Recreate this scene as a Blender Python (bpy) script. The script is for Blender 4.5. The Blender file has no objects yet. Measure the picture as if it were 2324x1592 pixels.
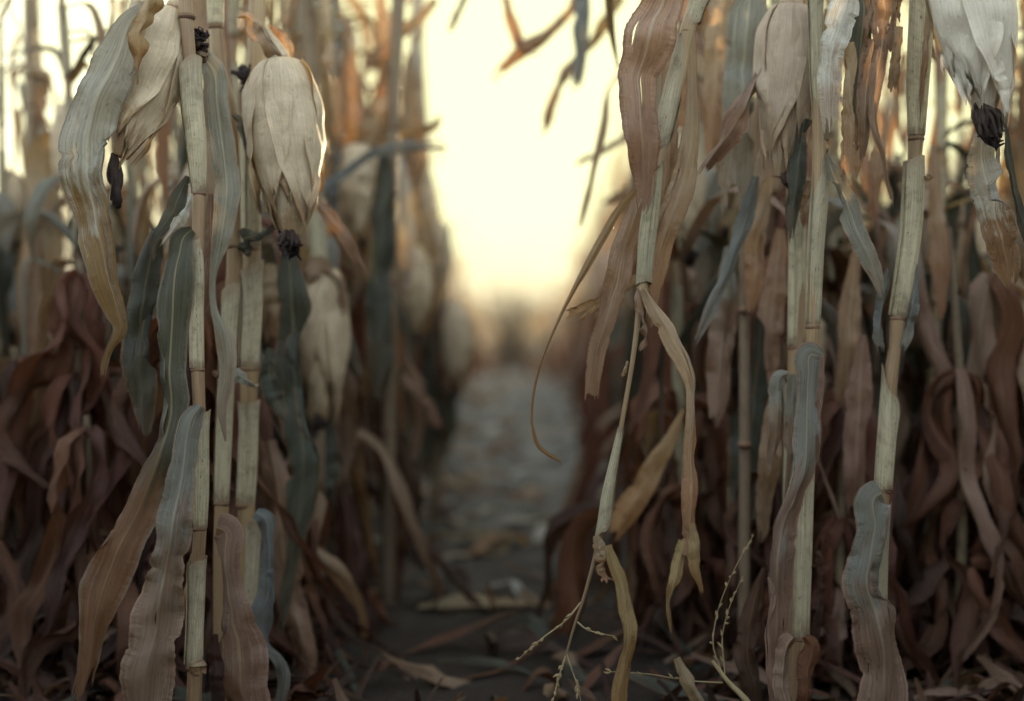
import bpy, math, random
import numpy as np
R = math.radians
sc = bpy.context.scene
COL = sc.collection
# ------------------------------------------------------------------ camera
H = 0.60
FPX = 50 / 36 * 2324
CX, CY, HORIZ = 1162, 796, 692
PITCH = math.atan((CY - HORIZ) / FPX)
cam_d = bpy.data.cameras.new("camera")
cam = bpy.data.objects.new("camera", cam_d)
COL.objects.link(cam)
cam.location = (0, 0, H)
cam.rotation_euler = (R(90) - PITCH, 0, 0)
cam_d.sensor_fit = 'HORIZONTAL'
cam_d.sensor_width = 36
cam_d.lens = 50
cam_d.clip_start = 0.05
cam_d.clip_end = 2000
cam_d.dof.use_dof = True
cam_d.dof.focus_distance = 1.80
cam_d.dof.aperture_fstop = 1.5
sc.camera = cam
# ------------------------------------------------------------------ light
SUN_EL, SUN_AZ = 4.0, 16.0          # degrees; azimuth clockwise from +Y (view direction)
w = bpy.data.worlds.new("World")
sc.world = w
w.use_nodes = True
nt = w.node_tree
nt.nodes.clear()
out = nt.nodes.new('ShaderNodeOutputWorld')
bg = nt.nodes.new('ShaderNodeBackground')
sky = nt.nodes.new('ShaderNodeTexSky')
sky.sky_type = 'NISHITA'
sky.sun_disc = False
sky.sun_elevation = R(SUN_EL)
sky.sun_rotation = R(SUN_AZ)
sky.air_density = 1.0
sky.dust_density = 2.0
sky.ozone_density = 1.0
bg.inputs['Strength'].default_value = 0.12
tc = nt.nodes.new('ShaderNodeTexCoord')
dot = nt.nodes.new('ShaderNodeVectorMath'); dot.operation = 'DOT_PRODUCT'
sd = (math.sin(R(SUN_AZ)) * math.cos(R(SUN_EL)), math.cos(R(SUN_AZ)) * math.cos(R(SUN_EL)), math.sin(R(SUN_EL)))
dot.inputs[1].default_value = sd
nt.links.new(tc.outputs['Generated'], dot.inputs[0])
# wide cream veil of thin cloud around the low sun
mr = nt.nodes.new('ShaderNodeMapRange'); mr.interpolation_type = 'SMOOTHSTEP'
mr.inputs['From Min'].default_value = 0.30
mr.inputs['From Max'].default_value = 0.93
nt.links.new(dot.outputs['Value'], mr.inputs['Value'])
mix = nt.nodes.new('ShaderNodeMix'); mix.data_type = 'RGBA'
nt.links.new(mr.outputs['Result'], mix.inputs['Factor'])
hs = nt.nodes.new('ShaderNodeHueSaturation'); hs.inputs['Saturation'].default_value = 0.50; hs.inputs['Value'].default_value = 2.7
nt.links.new(sky.outputs['Color'], hs.inputs['Color'])
nt.links.new(hs.outputs['Color'], mix.inputs['A'])
sepz = nt.nodes.new('ShaderNodeSeparateXYZ'); nt.links.new(tc.outputs['Generated'], sepz.inputs[0])
mz = nt.nodes.new('ShaderNodeMapRange'); mz.interpolation_type = 'SMOOTHSTEP'
mz.inputs['From Min'].default_value = -0.01; mz.inputs['From Max'].default_value = 0.075
nt.links.new(sepz.outputs[2], mz.inputs['Value'])
peach = nt.nodes.new('ShaderNodeMix'); peach.data_type = 'RGBA'
nt.links.new(mz.outputs['Result'], peach.inputs['Factor'])
peach.inputs['A'].default_value = (1.9, 1.62, 1.02, 1)       # peach haze low on the horizon
peach.inputs['B'].default_value = (2.15, 2.10, 1.16, 1)      # cream veil above it
nt.links.new(peach.outputs['Result'], mix.inputs['B'])
nt.links.new(mix.outputs['Result'], bg.inputs['Color'])
nt.links.new(bg.outputs['Background'], out.inputs['Surface'])
sl = bpy.data.lights.new("sun", 'SUN')
sl.energy = 2.0
sl.angle = R(0.5)
sl.color = (1.0, 0.74, 0.42)
so = bpy.data.objects.new("sun", sl)
COL.objects.link(so)
so.rotation_euler = (R(90 - SUN_EL), 0, R(180 - SUN_AZ))
so.location = (3, 20, 6)
sc.view_settings.view_transform = 'Standard'
sc.view_settings.look = 'None'
sc.view_settings.gamma = 1
sc.view_settings.exposure = 2.62
sc.view_settings.use_curve_mapping = False
cy = sc.cycles
cy.use_denoising = True
cy.max_bounces = 7
cy.diffuse_bounces = 4
cy.glossy_bounces = 2
cy.transmission_bounces = 4
cy.transparent_max_bounces = 4
cy.caustics_reflective = False
cy.caustics_refractive = False
cy.sample_clamp_indirect = 6

# ------------------------------------------------------------------ materials
def node(nt, typ, **kw):
    n = nt.nodes.new(typ)
    for k, v in kw.items():
        setattr(n, k, v)
    return n

def math_n(nt, op, a, b=None, clamp=False):
    n = nt.nodes.new('ShaderNodeMath'); n.operation = op; n.use_clamp = clamp
    for i, x in enumerate((a, b)):
        if x is None: continue
        if isinstance(x, (int, float)): n.inputs[i].default_value = x
        else: nt.links.new(x, n.inputs[i])
    return n.outputs[0]

def mixc(nt, f, a, b, blend='MIX'):
    n = nt.nodes.new('ShaderNodeMix'); n.data_type = 'RGBA'; n.blend_type = blend
    for key, x in (('Factor', f), ('A', a), ('B', b)):
        if isinstance(x, (int, float)): n.inputs[key].default_value = x
        elif isinstance(x, tuple): n.inputs[key].default_value = (*x, 1)
        else: nt.links.new(x, n.inputs[key])
    return n.outputs['Result']

def noise(nt, vec, scale, detail=2.0, rough=0.55):
    n = nt.nodes.new('ShaderNodeTexNoise'); n.noise_dimensions = '3D'
    n.inputs['Scale'].default_value = scale
    n.inputs['Detail'].default_value = detail
    n.inputs['Roughness'].default_value = rough
    nt.links.new(vec, n.inputs['Vector'])
    return n.outputs['Fac']

def smooth(nt, x, lo, hi):
    n = nt.nodes.new('ShaderNodeMapRange'); n.interpolation_type = 'SMOOTHSTEP'
    n.inputs['From Min'].default_value = lo; n.inputs['From Max'].default_value = hi
    nt.links.new(x, n.inputs['Value'])
    return n.outputs['Result']

def blade_mat(name, a, b, split=0.5, soft=0.2, rib=None, edge=None, trans=0.28, spots=0.5, vein=1.0,
              ku=1.0, kv=1.0, rough=0.55, var=0.5, blot=0.5, stain=0.0):
    """dry plant tissue: UV u runs across, v along the blade; colour a at the base turns to b at the tip"""
    m = bpy.data.materials.new(name); m.use_nodes = True
    nt = m.node_tree; nt.nodes.clear()
    o = node(nt, 'ShaderNodeOutputMaterial')
    uv = node(nt, 'ShaderNodeUVMap')
    sep = node(nt, 'ShaderNodeSeparateXYZ'); nt.links.new(uv.outputs['UV'], sep.inputs[0])
    u, v = sep.outputs[0], sep.outputs[1]
    info = node(nt, 'ShaderNodeObjectInfo')
    rnd = math_n(nt, 'MULTIPLY', info.outputs['Random'], 37.0)
    def vec(su, sv):
        c = node(nt, 'ShaderNodeCombineXYZ')
        nt.links.new(math_n(nt, 'MULTIPLY', u, su), c.inputs[0])
        nt.links.new(math_n(nt, 'MULTIPLY', v, sv), c.inputs[1])
        nt.links.new(rnd, c.inputs[2])
        return c.outputs[0]
    s1 = noise(nt, vec(11 * ku, 2.6 * kv), 1.0, 5, 0.7)          # broad streaks
    s2 = noise(nt, vec(62 * ku, 3.4 * kv), 1.0, 2)         # fine veins
    bl = noise(nt, vec(2.2, 7 * kv), 1.0, 4, 0.62)         # blotches
    sp = noise(nt, vec(22 * ku, 26 * kv), 1.0, 2)          # specks
    t = math_n(nt, 'ADD', v, math_n(nt, 'MULTIPLY', math_n(nt, 'SUBTRACT', s1, 0.5), 0.55))
    t = math_n(nt, 'ADD', t, math_n(nt, 'MULTIPLY', math_n(nt, 'SUBTRACT', bl, 0.5), 0.7))
    f = smooth(nt, t, split - soft, split + soft)
    col = mixc(nt, f, a, b)
    pale = mixc(nt, 1.0, mixc(nt, 1.0, col, (1.45, 1.45, 1.42), 'MULTIPLY'), (0.022, 0.020, 0.016), 'ADD')
    dark = mixc(nt, 1.0, col, (0.46, 0.42, 0.38), 'MULTIPLY')
    b2 = noise(nt, vec(7, 19 * kv), 1.0, 5, 0.7)
    col = mixc(nt, math_n(nt, 'MULTIPLY', smooth(nt, s1, 0.52, 0.75), 0.32), col, pale)
    col = mixc(nt, math_n(nt, 'MULTIPLY', smooth(nt, b2, 0.54, 0.70), 0.7 * blot), col, dark)
    col = mixc(nt, math_n(nt, 'MULTIPLY', smooth(nt, b2, 0.44, 0.30), 0.45), col, pale)
    col = mixc(nt, math_n(nt, 'MULTIPLY', smooth(nt, bl, 0.50, 0.72), blot), col, dark)
    col = mixc(nt, math_n(nt, 'MULTIPLY', smooth(nt, s2, 0.45, 0.75), 0.55 * vein), col, pale)
    col = mixc(nt, math_n(nt, 'MULTIPLY', smooth(nt, s2, 0.5, 0.22), 0.6 * vein), col, dark)
    col = mixc(nt, math_n(nt, 'MULTIPLY', smooth(nt, sp, 0.64, 0.74), spots), col, (0.05, 0.03, 0.018))
    if stain:                                         # brown mould and dust where a sheath meets its joint
        sv = math_n(nt, 'ADD', v, math_n(nt, 'MULTIPLY', math_n(nt, 'SUBTRACT', b2, 0.5), 0.30))
        sv = math_n(nt, 'ADD', sv, math_n(nt, 'MULTIPLY', math_n(nt, 'SUBTRACT', s1, 0.5), 0.25))
        col = mixc(nt, math_n(nt, 'MULTIPLY', smooth(nt, sv, 0.12, -0.04), 0.8), col, (0.11, 0.065, 0.035))
        col = mixc(nt, math_n(nt, 'MULTIPLY', smooth(nt, sv, 0.86, 1.05), 0.6), col, (0.24, 0.16, 0.10))
    au = math_n(nt, 'ABSOLUTE', math_n(nt, 'SUBTRACT', u, 0.5))
    if rib:
        col = mixc(nt, math_n(nt, 'MULTIPLY', math_n(nt, 'MULTIPLY', smooth(nt, au, 0.042, 0.014), smooth(nt, math_n(nt, 'ADD', v, s1), 1.5, 0.6)), 0.62), col, rib)
    if edge:
        e = math_n(nt, 'ADD', au, math_n(nt, 'MULTIPLY', math_n(nt, 'SUBTRACT', bl, 0.5), 0.15))
        col = mixc(nt, math_n(nt, 'MULTIPLY', smooth(nt, e, 0.42, 0.5), 0.7), col, edge)
    h = node(nt, 'ShaderNodeHueSaturation')
    nt.links.new(col, h.inputs['Color'])
    r2 = math_n(nt, 'FRACT', math_n(nt, 'MULTIPLY', info.outputs['Random'], 91.7))
    nt.links.new(math_n(nt, 'ADD', 0.5 - 0.018 * var, math_n(nt, 'MULTIPLY', r2, 0.036 * var)), h.inputs['Hue'])
    nt.links.new(math_n(nt, 'ADD', 1 - 0.35 * var, math_n(nt, 'MULTIPLY', info.outputs['Random'], 0.7 * var)), h.inputs['Value'])
    col = h.outputs['Color']
    bump = node(nt, 'ShaderNodeBump')
    bump.inputs['Strength'].default_value = 0.8
    bump.inputs['Distance'].default_value = 0.0025
    hb = math_n(nt, 'ADD', math_n(nt, 'MULTIPLY', s2, 0.6), math_n(nt, 'MULTIPLY', bl, 0.9))
    cr = noise(nt, vec(4, 75 * kv), 1.0, 2)
    hb = math_n(nt, 'ADD', hb, math_n(nt, 'MULTIPLY', math_n(nt, 'MULTIPLY', cr, smooth(nt, au, 0.12, 0.42)), 1.1 if rib else 0.15))
    nt.links.new(hb, bump.inputs['Height'])
    p = node(nt, 'ShaderNodeBsdfPrincipled')
    p.inputs['Roughness'].default_value = rough
    p.inputs['Specular IOR Level'].default_value = 0.3
    nt.links.new(col, p.inputs['Base Color']); nt.links.new(bump.outputs[0], p.inputs['Normal'])
    if trans > 0:
        tr = node(nt, 'ShaderNodeBsdfTranslucent')
        warm = mixc(nt, 1.0, col, (1.0, 0.80, 0.52), 'MULTIPLY')
        nt.links.new(warm, tr.inputs['Color']); nt.links.new(bump.outputs[0], tr.inputs['Normal'])
        ms = node(nt, 'ShaderNodeMixShader'); ms.inputs[0].default_value = trans
        nt.links.new(p.outputs[0], ms.inputs[1]); nt.links.new(tr.outputs[0], ms.inputs[2])
        nt.links.new(ms.outputs[0], o.inputs['Surface'])
    else:
        nt.links.new(p.outputs[0], o.inputs['Surface'])
    return m

M = {}
M['greybrown'] = blade_mat('grey_leaf_brown_tip', (0.28, 0.265, 0.215), (0.15, 0.088, 0.036), 0.50, 0.09, rib=(0.45, 0.42, 0.32), edge=(0.16, 0.13, 0.10))
M['grey'] = blade_mat('grey_green_leaf', (0.21, 0.205, 0.165), (0.24, 0.19, 0.14), 0.75, 0.2, rib=(0.40, 0.40, 0.30), edge=(0.30, 0.20, 0.14))
M['palegrey'] = blade_mat('pale_grey_leaf', (0.42, 0.41, 0.36), (0.34, 0.28, 0.22), 0.6, 0.2, rib=(0.52, 0.50, 0.40))
M['greypink'] = blade_mat('grey_leaf_pink_tip', (0.20, 0.20, 0.168), (0.225, 0.148, 0.105), 0.36, 0.14, rib=(0.40, 0.34, 0.24), edge=(0.33, 0.20, 0.14))
M['darkbrown'] = blade_mat('dark_green_leaf_brown_tip', (0.075, 0.076, 0.052), (0.17, 0.093, 0.05), 0.48, 0.12, rib=(0.33, 0.28, 0.16), edge=(0.2, 0.16, 0.12))
M['dark'] = blade_mat('dark_green_leaf', (0.058, 0.062, 0.046), (0.095, 0.078, 0.052), 0.75, 0.2, rib=(0.20, 0.19, 0.12), edge=(0.22, 0.12, 0.06))
M['blue'] = blade_mat('blue_grey_leaf', (0.135, 0.145, 0.138), (0.17, 0.155, 0.13), 0.7, 0.2, rib=(0.3, 0.3, 0.26))
M['tan'] = blade_mat('tan_leaf', (0.36, 0.27, 0.175), (0.29, 0.17, 0.095), 0.55, 0.25, rib=(0.45, 0.36, 0.24), edge=(0.22, 0.13, 0.07), trans=0.38)
M['brown'] = blade_mat('brown_leaf', (0.30, 0.205, 0.135), (0.21, 0.13, 0.078), 0.5, 0.3, rib=(0.40, 0.36, 0.27), edge=(0.14, 0.075, 0.04), trans=0.35)
M['pink'] = blade_mat('pink_brown_leaf', (0.255, 0.168, 0.122), (0.18, 0.105, 0.066), 0.6, 0.25, rib=(0.46, 0.38, 0.22), edge=(0.34, 0.22, 0.17), trans=0.33)
M['ochre'] = blade_mat('ochre_leaf', (0.33, 0.235, 0.12), (0.26, 0.155, 0.065), 0.55, 0.25, rib=(0.42, 0.34, 0.2), edge=(0.15, 0.08, 0.03), trans=0.38)
M['red'] = blade_mat('red_brown_leaf', (0.150, 0.063, 0.036), (0.090, 0.038, 0.023), 0.5, 0.3, rib=(0.24, 0.14, 0.08), edge=(0.09, 0.04, 0.025), trans=0.35, var=0.5)
M['reddark'] = blade_mat('dark_red_brown_leaf', (0.070, 0.034, 0.023), (0.044, 0.023, 0.016), 0.5, 0.3, rib=(0.16, 0.09, 0.05), trans=0.3, var=0.8)
M['husk'] = blade_mat('ear_husk', (0.60, 0.49, 0.335), (0.36, 0.24, 0.13), 0.84, 0.16, trans=0.25, spots=0.3, vein=0.5, ku=1.0, var=0.2, blot=0.38)
M['huskwhite'] = blade_mat('white_ear_husk', (0.64, 0.59, 0.49), (0.45, 0.34, 0.23), 1.02, 0.1, trans=0.25, spots=0.25, vein=0.55, var=0.1, blot=0.28)
M['huskpink'] = blade_mat('tan_ear_husk', (0.45, 0.355, 0.26), (0.36, 0.25, 0.15), 0.8, 0.2, trans=0.3, spots=0.2, vein=0.5, var=0.3, blot=0.25)
M['sheath'] = blade_mat('stalk_sheath', (0.385, 0.335, 0.22), (0.34, 0.30, 0.205), 0.7, 0.3, trans=0.12, spots=0.75, vein=1.2, ku=1.6, kv=0.9, var=0.4, blot=0.7, stain=1.0)
M['bare'] = blade_mat('bare_stalk', (0.30, 0.215, 0.125), (0.24, 0.16, 0.085), 0.5, 0.3, trans=0.0, spots=0.5, vein=0.7, rough=0.4, var=0.35)
M['dull'] = blade_mat('weathered_stalk', (0.22, 0.165, 0.10), (0.17, 0.125, 0.08), 0.5, 0.3, trans=0.0, spots=0.6, vein=0.8, kv=4, var=0.4)
M['joint'] = blade_mat('stalk_joint', (0.20, 0.12, 0.065), (0.10, 0.05, 0.03), 0.5, 0.3, trans=0.0, spots=0.7, var=0.3)
M['stem'] = blade_mat('tassel_stem', (0.46, 0.37, 0.20), (0.42, 0.31, 0.15), 0.5, 0.3, trans=0.1, spots=0.3, var=0.2)
M['silk'] = blade_mat('dried_silk', (0.045, 0.026, 0.018), (0.02, 0.012, 0.010), 0.5, 0.3, trans=0.0, spots=0, vein=0.2, var=0.2)

def ground_mat(name, a, b, c, scale, bumpd, rough=0.95):
    m = bpy.data.materials.new(name); m.use_nodes = True
    nt = m.node_tree; p = nt.nodes['Principled BSDF']
    g = node(nt, 'ShaderNodeNewGeometry')
    n1 = noise(nt, g.outputs['Position'], scale, 6, 0.65)
    n2 = noise(nt, g.outputs['Position'], scale * 9, 5, 0.7)
    n3 = noise(nt, g.outputs['Position'], scale * 0.22, 3, 0.5)
    col = mixc(nt, smooth(nt, n1, 0.35, 0.65), a, b)
    col = mixc(nt, math_n(nt, 'MULTIPLY', smooth(nt, n2, 0.55, 0.75), 0.6), col, c)
    col = mixc(nt, math_n(nt, 'MULTIPLY', smooth(nt, n3, 0.45, 0.65), 0.5), col, a)
    nt.links.new(col, p.inputs['Base Color'])
    bm = node(nt, 'ShaderNodeBump'); bm.inputs['Strength'].default_value = 1.0; bm.inputs['Distance'].default_value = bumpd
    nt.links.new(math_n(nt, 'ADD', n1, math_n(nt, 'MULTIPLY', n2, 0.4)), bm.inputs['Height'])
    nt.links.new(bm.outputs[0], p.inputs['Normal'])
    p.inputs['Roughness'].default_value = rough
    p.inputs['Specular IOR Level'].default_value = 0.15
    return m
M['soil'] = ground_mat('soil', (0.028, 0.020, 0.016), (0.045, 0.033, 0.026), (0.08, 0.062, 0.048), 5.0, 0.05)
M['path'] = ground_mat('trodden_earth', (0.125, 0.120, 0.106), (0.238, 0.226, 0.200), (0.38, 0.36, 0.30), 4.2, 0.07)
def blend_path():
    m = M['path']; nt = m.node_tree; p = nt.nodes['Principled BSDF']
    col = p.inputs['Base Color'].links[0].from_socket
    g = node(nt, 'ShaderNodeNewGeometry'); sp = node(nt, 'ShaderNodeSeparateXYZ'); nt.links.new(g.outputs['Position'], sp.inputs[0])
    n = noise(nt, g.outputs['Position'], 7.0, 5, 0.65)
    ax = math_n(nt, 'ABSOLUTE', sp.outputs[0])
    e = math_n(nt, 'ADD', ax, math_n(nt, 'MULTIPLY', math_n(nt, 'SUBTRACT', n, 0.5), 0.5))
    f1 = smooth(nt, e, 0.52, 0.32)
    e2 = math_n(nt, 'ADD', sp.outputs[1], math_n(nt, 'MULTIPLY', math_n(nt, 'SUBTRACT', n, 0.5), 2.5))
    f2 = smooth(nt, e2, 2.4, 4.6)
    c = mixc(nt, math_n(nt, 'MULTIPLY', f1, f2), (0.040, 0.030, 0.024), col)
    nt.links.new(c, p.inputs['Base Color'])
blend_path()

# ------------------------------------------------------------------ mesh helpers
class MB:
    def __init__(s):
        s.v, s.f, s.uv, s.mi, s.mats, s.n = [], [], [], [], [], 0
    def add(s, verts, faces, uvs, mat):
        """verts (n,3), faces (m,4) int, uvs (n,2)"""
        if mat not in s.mats: s.mats.append(mat)
        s.v.append(verts); s.f.append(faces + s.n); s.uv.append(uvs)
        s.mi.append(np.full(len(faces), s.mats.index(mat), np.int32)); s.n += len(verts)
    def data(s, name, loc=(0, 0, 0)):
        V = (np.concatenate(s.v) - np.asarray(loc)).astype(np.float32)
        F = np.concatenate(s.f).astype(np.int32); UV = np.concatenate(s.uv).astype(np.float32)
        MI = np.concatenate(s.mi)
        used = np.zeros(len(V), bool); used[F.ravel()] = True
        remap = np.cumsum(used) - 1
        V = V[used]; UV = UV[used]; F = remap[F].astype(np.int32)
        me = bpy.data.meshes.new(name)
        me.vertices.add(len(V)); me.vertices.foreach_set('co', V.ravel())
        me.loops.add(F.size); me.loops.foreach_set('vertex_index', F.ravel())
        me.polygons.add(len(F)); me.polygons.foreach_set('loop_start', np.arange(0, F.size, 4, dtype=np.int32))
        me.polygons.foreach_set('loop_total', np.full(len(F), 4, np.int32)) if False else None
        me.polygons.foreach_set('material_index', MI)
        me.polygons.foreach_set('use_smooth', np.ones(len(F), bool))
        for m in s.mats: me.materials.append(M[m])
        ul = me.uv_layers.new(name='UVMap')
        ul.data.foreach_set('uv', UV[F.ravel()].ravel())
        me.update(calc_edges=True); me.validate()
        return me
    def build(s, name, parent=None, loc=None):
        if loc is None: loc = ((parent.parent or parent).location if parent is not None else (0, 0, 0))
        me = s.data(name, loc)
        o = bpy.data.objects.new(name, me); COL.objects.link(o)
        if parent is not None: o.parent = parent
        return o

def thing(name, label, cat, loc=(0, 0, 0), group=None):
    o = bpy.data.objects.new(name, None); COL.objects.link(o)
    o.empty_display_size = 0.05
    o.location = loc; o['label'] = label; o['category'] = cat
    if group: o['group'] = group
    return o

def tag(o, label=None, cat=None, group=None, kind=None):
    if label: o['label'] = label
    if cat: o['category'] = cat
    if group: o['group'] = group
    if kind: o['kind'] = kind
    return o

def P(px, py, d):
    """world point seen at (px, py) of a 2324 px wide picture, d metres ahead"""
    x = (px - CX) / FPX * d; y = (CY - py) / FPX * d
    ca, sa = math.cos(PITCH), math.sin(PITCH)
    return np.array([x, d * ca + y * sa, H - d * sa + y * ca])

def resample(ctrl, n):
    """Catmull-Rom through rows of ctrl (first 3 columns are a position), n+1 samples evenly along its length"""
    c = np.asarray(ctrl, float)
    if len(c) == 2: c = np.vstack([c[0], (c[0] + c[1]) / 2, c[1]])
    seg = np.linalg.norm(np.diff(c[:, :3], axis=0), axis=1) + 1e-9
    t = np.concatenate([[0], np.cumsum(seg)]); tt = np.linspace(0, t[-1], n + 1)
    ext = np.vstack([2 * c[0] - c[1], c, 2 * c[-1] - c[-2]])
    i = np.clip(np.searchsorted(t, tt, 'right') - 1, 0, len(c) - 2)
    x = ((tt - t[i]) / seg[i])[:, None]
    p0, p1, p2, p3 = ext[i], ext[i + 1], ext[i + 2], ext[i + 3]
    # keep tangents in proportion to the neighbouring segments
    s0 = np.concatenate([[seg[0]], seg, [seg[-1]]])
    a, b_, c_ = s0[i][:, None], s0[i + 1][:, None], s0[i + 2][:, None]
    m1 = ((p1 - p0) / a * b_ + (p2 - p1) / b_ * a) / (a + b_) * b_
    m2 = ((p2 - p1) / b_ * c_ + (p3 - p2) / c_ * b_) / (b_ + c_) * b_
    return (2 * x**3 - 3 * x**2 + 1) * p1 + (x**3 - 2 * x**2 + x) * m1 + (-2 * x**3 + 3 * x**2) * p2 + (x**3 - x**2) * m2

def norm(a): return a / (np.linalg.norm(a, axis=-1, keepdims=True) + 1e-9)

def wob(rng, v, n=4, f0=1.0):
    r = np.zeros_like(v)
    for k in range(n):
        r += math.sin(rng.random() * 6) * 0.6**k * np.sin(2 * np.pi * f0 * 1.8**k * v + rng.random() * 6.28)
    return r

def grid_faces(nv, nu, keep=None):
    j, i = np.meshgrid(np.arange(nv), np.arange(nu), indexing='ij')
    a = j * (nu + 1) + i
    F = np.stack([a, a + 1, a + nu + 2, a + nu + 1], -1)
    return F[keep] if keep is not None else F.reshape(-1, 4)

def ribbon(mb, ctrl, mat, nu=12, nv=60, side=None, fold=18, curl=0.0, ruf=0.05, rag=0.0, slits=0, seed=0, edgew=0.06, pleat=0.0, tearlen=0.3, crumple=1.0, flap=None, fside=1):
    """a leaf blade along ctrl rows (x, y, z, width, roll in degrees)"""
    rng = random.Random(seed)
    c = resample(ctrl, nv)
    p, wd, roll = c[:, :3], np.maximum(c[:, 3], 0.0005), np.radians(c[:, 4])
    T = norm(np.gradient(p, axis=0))
    if side is None:
        S = norm(np.cross(T, np.array([0, 1.0, 0])))
    else:
        s0 = np.asarray(side, float)
        S = norm(s0 - T * (T @ s0)[:, None])
    N = np.cross(S, T)
    v = np.linspace(0, 1, nv + 1)
    s = np.linspace(-1, 1, nu + 1)
    fd = math.radians(fold) * (1 + 0.65 * wob(rng, v, 3, 1.3))[:, None]
    L = np.sum(np.linalg.norm(np.diff(p, axis=0), axis=1))
    roll = roll + np.radians(11) * crumple * wob(rng, v, 3, max(1.0, L / .22))
    p = p + (S * (wob(rng, v, 4, 1.5) * .05)[:, None] + N * (wob(rng, v, 4, 1.5) * .10)[:, None]) * (np.sin(np.pi * np.clip(v * 1.1, 0, 1)) * wd * crumple)[:, None]
    cr, sr = np.cos(roll)[:, None], np.sin(roll)[:, None]
    S, N = S * cr + N * sr, N * cr - S * sr
    hw = (wd / 2)[:, None]
    def edge():
        e = 1 + edgew * wob(rng, v, 6, 2.5)
        nz = wob(rng, v, 7, 5.0)
        return e - np.clip(nz - 0.9, 0, 1) * 0.35 - edgew * .5 * np.abs(wob(rng, v, 3, 21.0))
    eL, eR = edge(), edge()
    em = np.where(s[None, :] < 0, eL[:, None], eR[:, None])
    lat = hw * s[None, :] * np.cos(fd) * em
    dep = hw * np.abs(s)[None, :] * np.sin(fd) + curl * hw * (s**2)[None, :] * (1 + 0.5 * wob(rng, v, 2, 1.2))[:, None]
    fr = max(1.2, L / rng.uniform(.06, .13))
    for sg in (-1, 1):
        ph = rng.random() * 6.28
        wv = np.sin(2 * np.pi * fr * v + ph + 2.0 * wob(rng, v, 3, 1.5)) + 0.45 * np.sin(2 * np.pi * fr * 2.7 * v + ph * 2 + 2 * wob(rng, v, 2, 3))
        am = ruf * 1.5 * np.clip(0.35 + 1.1 * wob(rng, v, 3, 1.6), 0.05, 1.5)
        msk = np.clip(sg * s, 0, 1) ** 1.7
        dep += (am * wv)[:, None] * msk[None, :] * wd[:, None]
    # crumpled, papery surface: uneven creases that run mostly with the veins
    for q in range(9 if nu > 5 else 3):
        ks = (0.2 + 1.5 * rng.random()) * rng.choice((-1, 1)); kv = L / (.04 + .16 * rng.random()) * rng.choice((-1, 1)) * 3.1
        w_ = np.sin(ks * s[None, :] * 2.2 + kv * v[:, None] + rng.random() * 6.28 + 1.2 * np.sin(v * 9 * rng.random())[:, None])
        dep += (np.abs(w_) ** .7 * np.sign(w_) if q % 2 else w_) * hw * crumple * (.022 + .040 * rng.random()) * (1.4 if q % 2 else 1)
    pk = rng.random() * 6
    dep += pleat * hw * np.sin(s * (1.2 + 1.6 * rng.random()) + pk + 2 * v[:, None])[:, :] * (0.6 + 0.6 * wob(rng, v, 3, 1.4))[:, None]
    if flap is None and nu > 5 and rng.random() < .45:
        a0_ = rng.random() * .5; flap = (rng.choice((-1, 1)), a0_, a0_ + .25 + .4 * rng.random(), .25 + .4 * rng.random())
    if flap:                                          # one edge turns over and lies on the blade
        sg, va, vb, A_ = flap
        win = np.clip((v - va) / .10, 0, 1) * np.clip((vb - v) / .12, 0, 1); win = win * win * (3 - 2 * win)
        s0 = 1 - A_ * win * (1 + .2 * wob(rng, v, 3, 2.0))
        ex = np.clip(sg * s[None, :] - s0[:, None], 0, 2)
        lat = lat - sg * hw * ex * 1.85 * win[:, None]
        dep = dep - hw * (np.clip(ex * 5, 0, 1) * .16 + ex * .10) * win[:, None] * fside
    X = p[:, None, :] + S[:, None, :] * lat[..., None] + N[:, None, :] * dep[..., None]
    keep = np.ones((nv, nu), bool)
    vv = np.broadcast_to(v[:, None], (nv + 1, nu + 1)).copy()
    if rag > 0:                                       # each strand between veins breaks at its own length
        lv, tgt = 0.0, 0.0
        for i in range(nu + 1):
            if rng.random() < .45: tgt = rag * rng.random() ** 1.4
            lv += (tgt - lv) * rng.choice((.35, .8, 1)); cut = 1 - min(.9, lv + rag * .18 * rng.random())
            vv[:, i] = v * cut
            X[:, i] = np.stack([np.interp(v * cut, v, X[:, i, k]) for k in range(3)], -1)
    for k in range(slits):
        i = rng.randrange(1, nu - 1); a = rng.random() * (1 - tearlen); ln = tearlen * (0.3 + 0.7 * rng.random())
        j0, j1 = int(a * nv), int((a + ln) * nv)
        # open a thin tear between two neighbouring veins by drawing them apart
        keep[j0:j1, i] = False
        x = np.sin(np.linspace(0, np.pi, max(2, j1 - j0 + 1)))[:, None]
        mid = (X[j0:j1 + 1, i] + X[j0:j1 + 1, i + 1]) / 2
        X[j0:j1 + 1, i] = mid + (X[j0:j1 + 1, i] - mid) * 0.55 * x
        X[j0:j1 + 1, i + 1] = mid + (X[j0:j1 + 1, i + 1] - mid) * 0.55 * x
    uv = np.stack(np.broadcast_arrays((s[None, :] + 1) / 2, vv), -1).reshape(-1, 2)
    mb.add(X.reshape(-1, 3), grid_faces(nv, nu, keep), uv, mat)

def frames(p, up=(0, 1, 0.03)):
    T = norm(np.gradient(p, axis=0))
    u = np.asarray(up, float)
    A = norm(u - T * (T @ u)[:, None]); B = np.cross(T, A)
    return T, A, B

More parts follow.
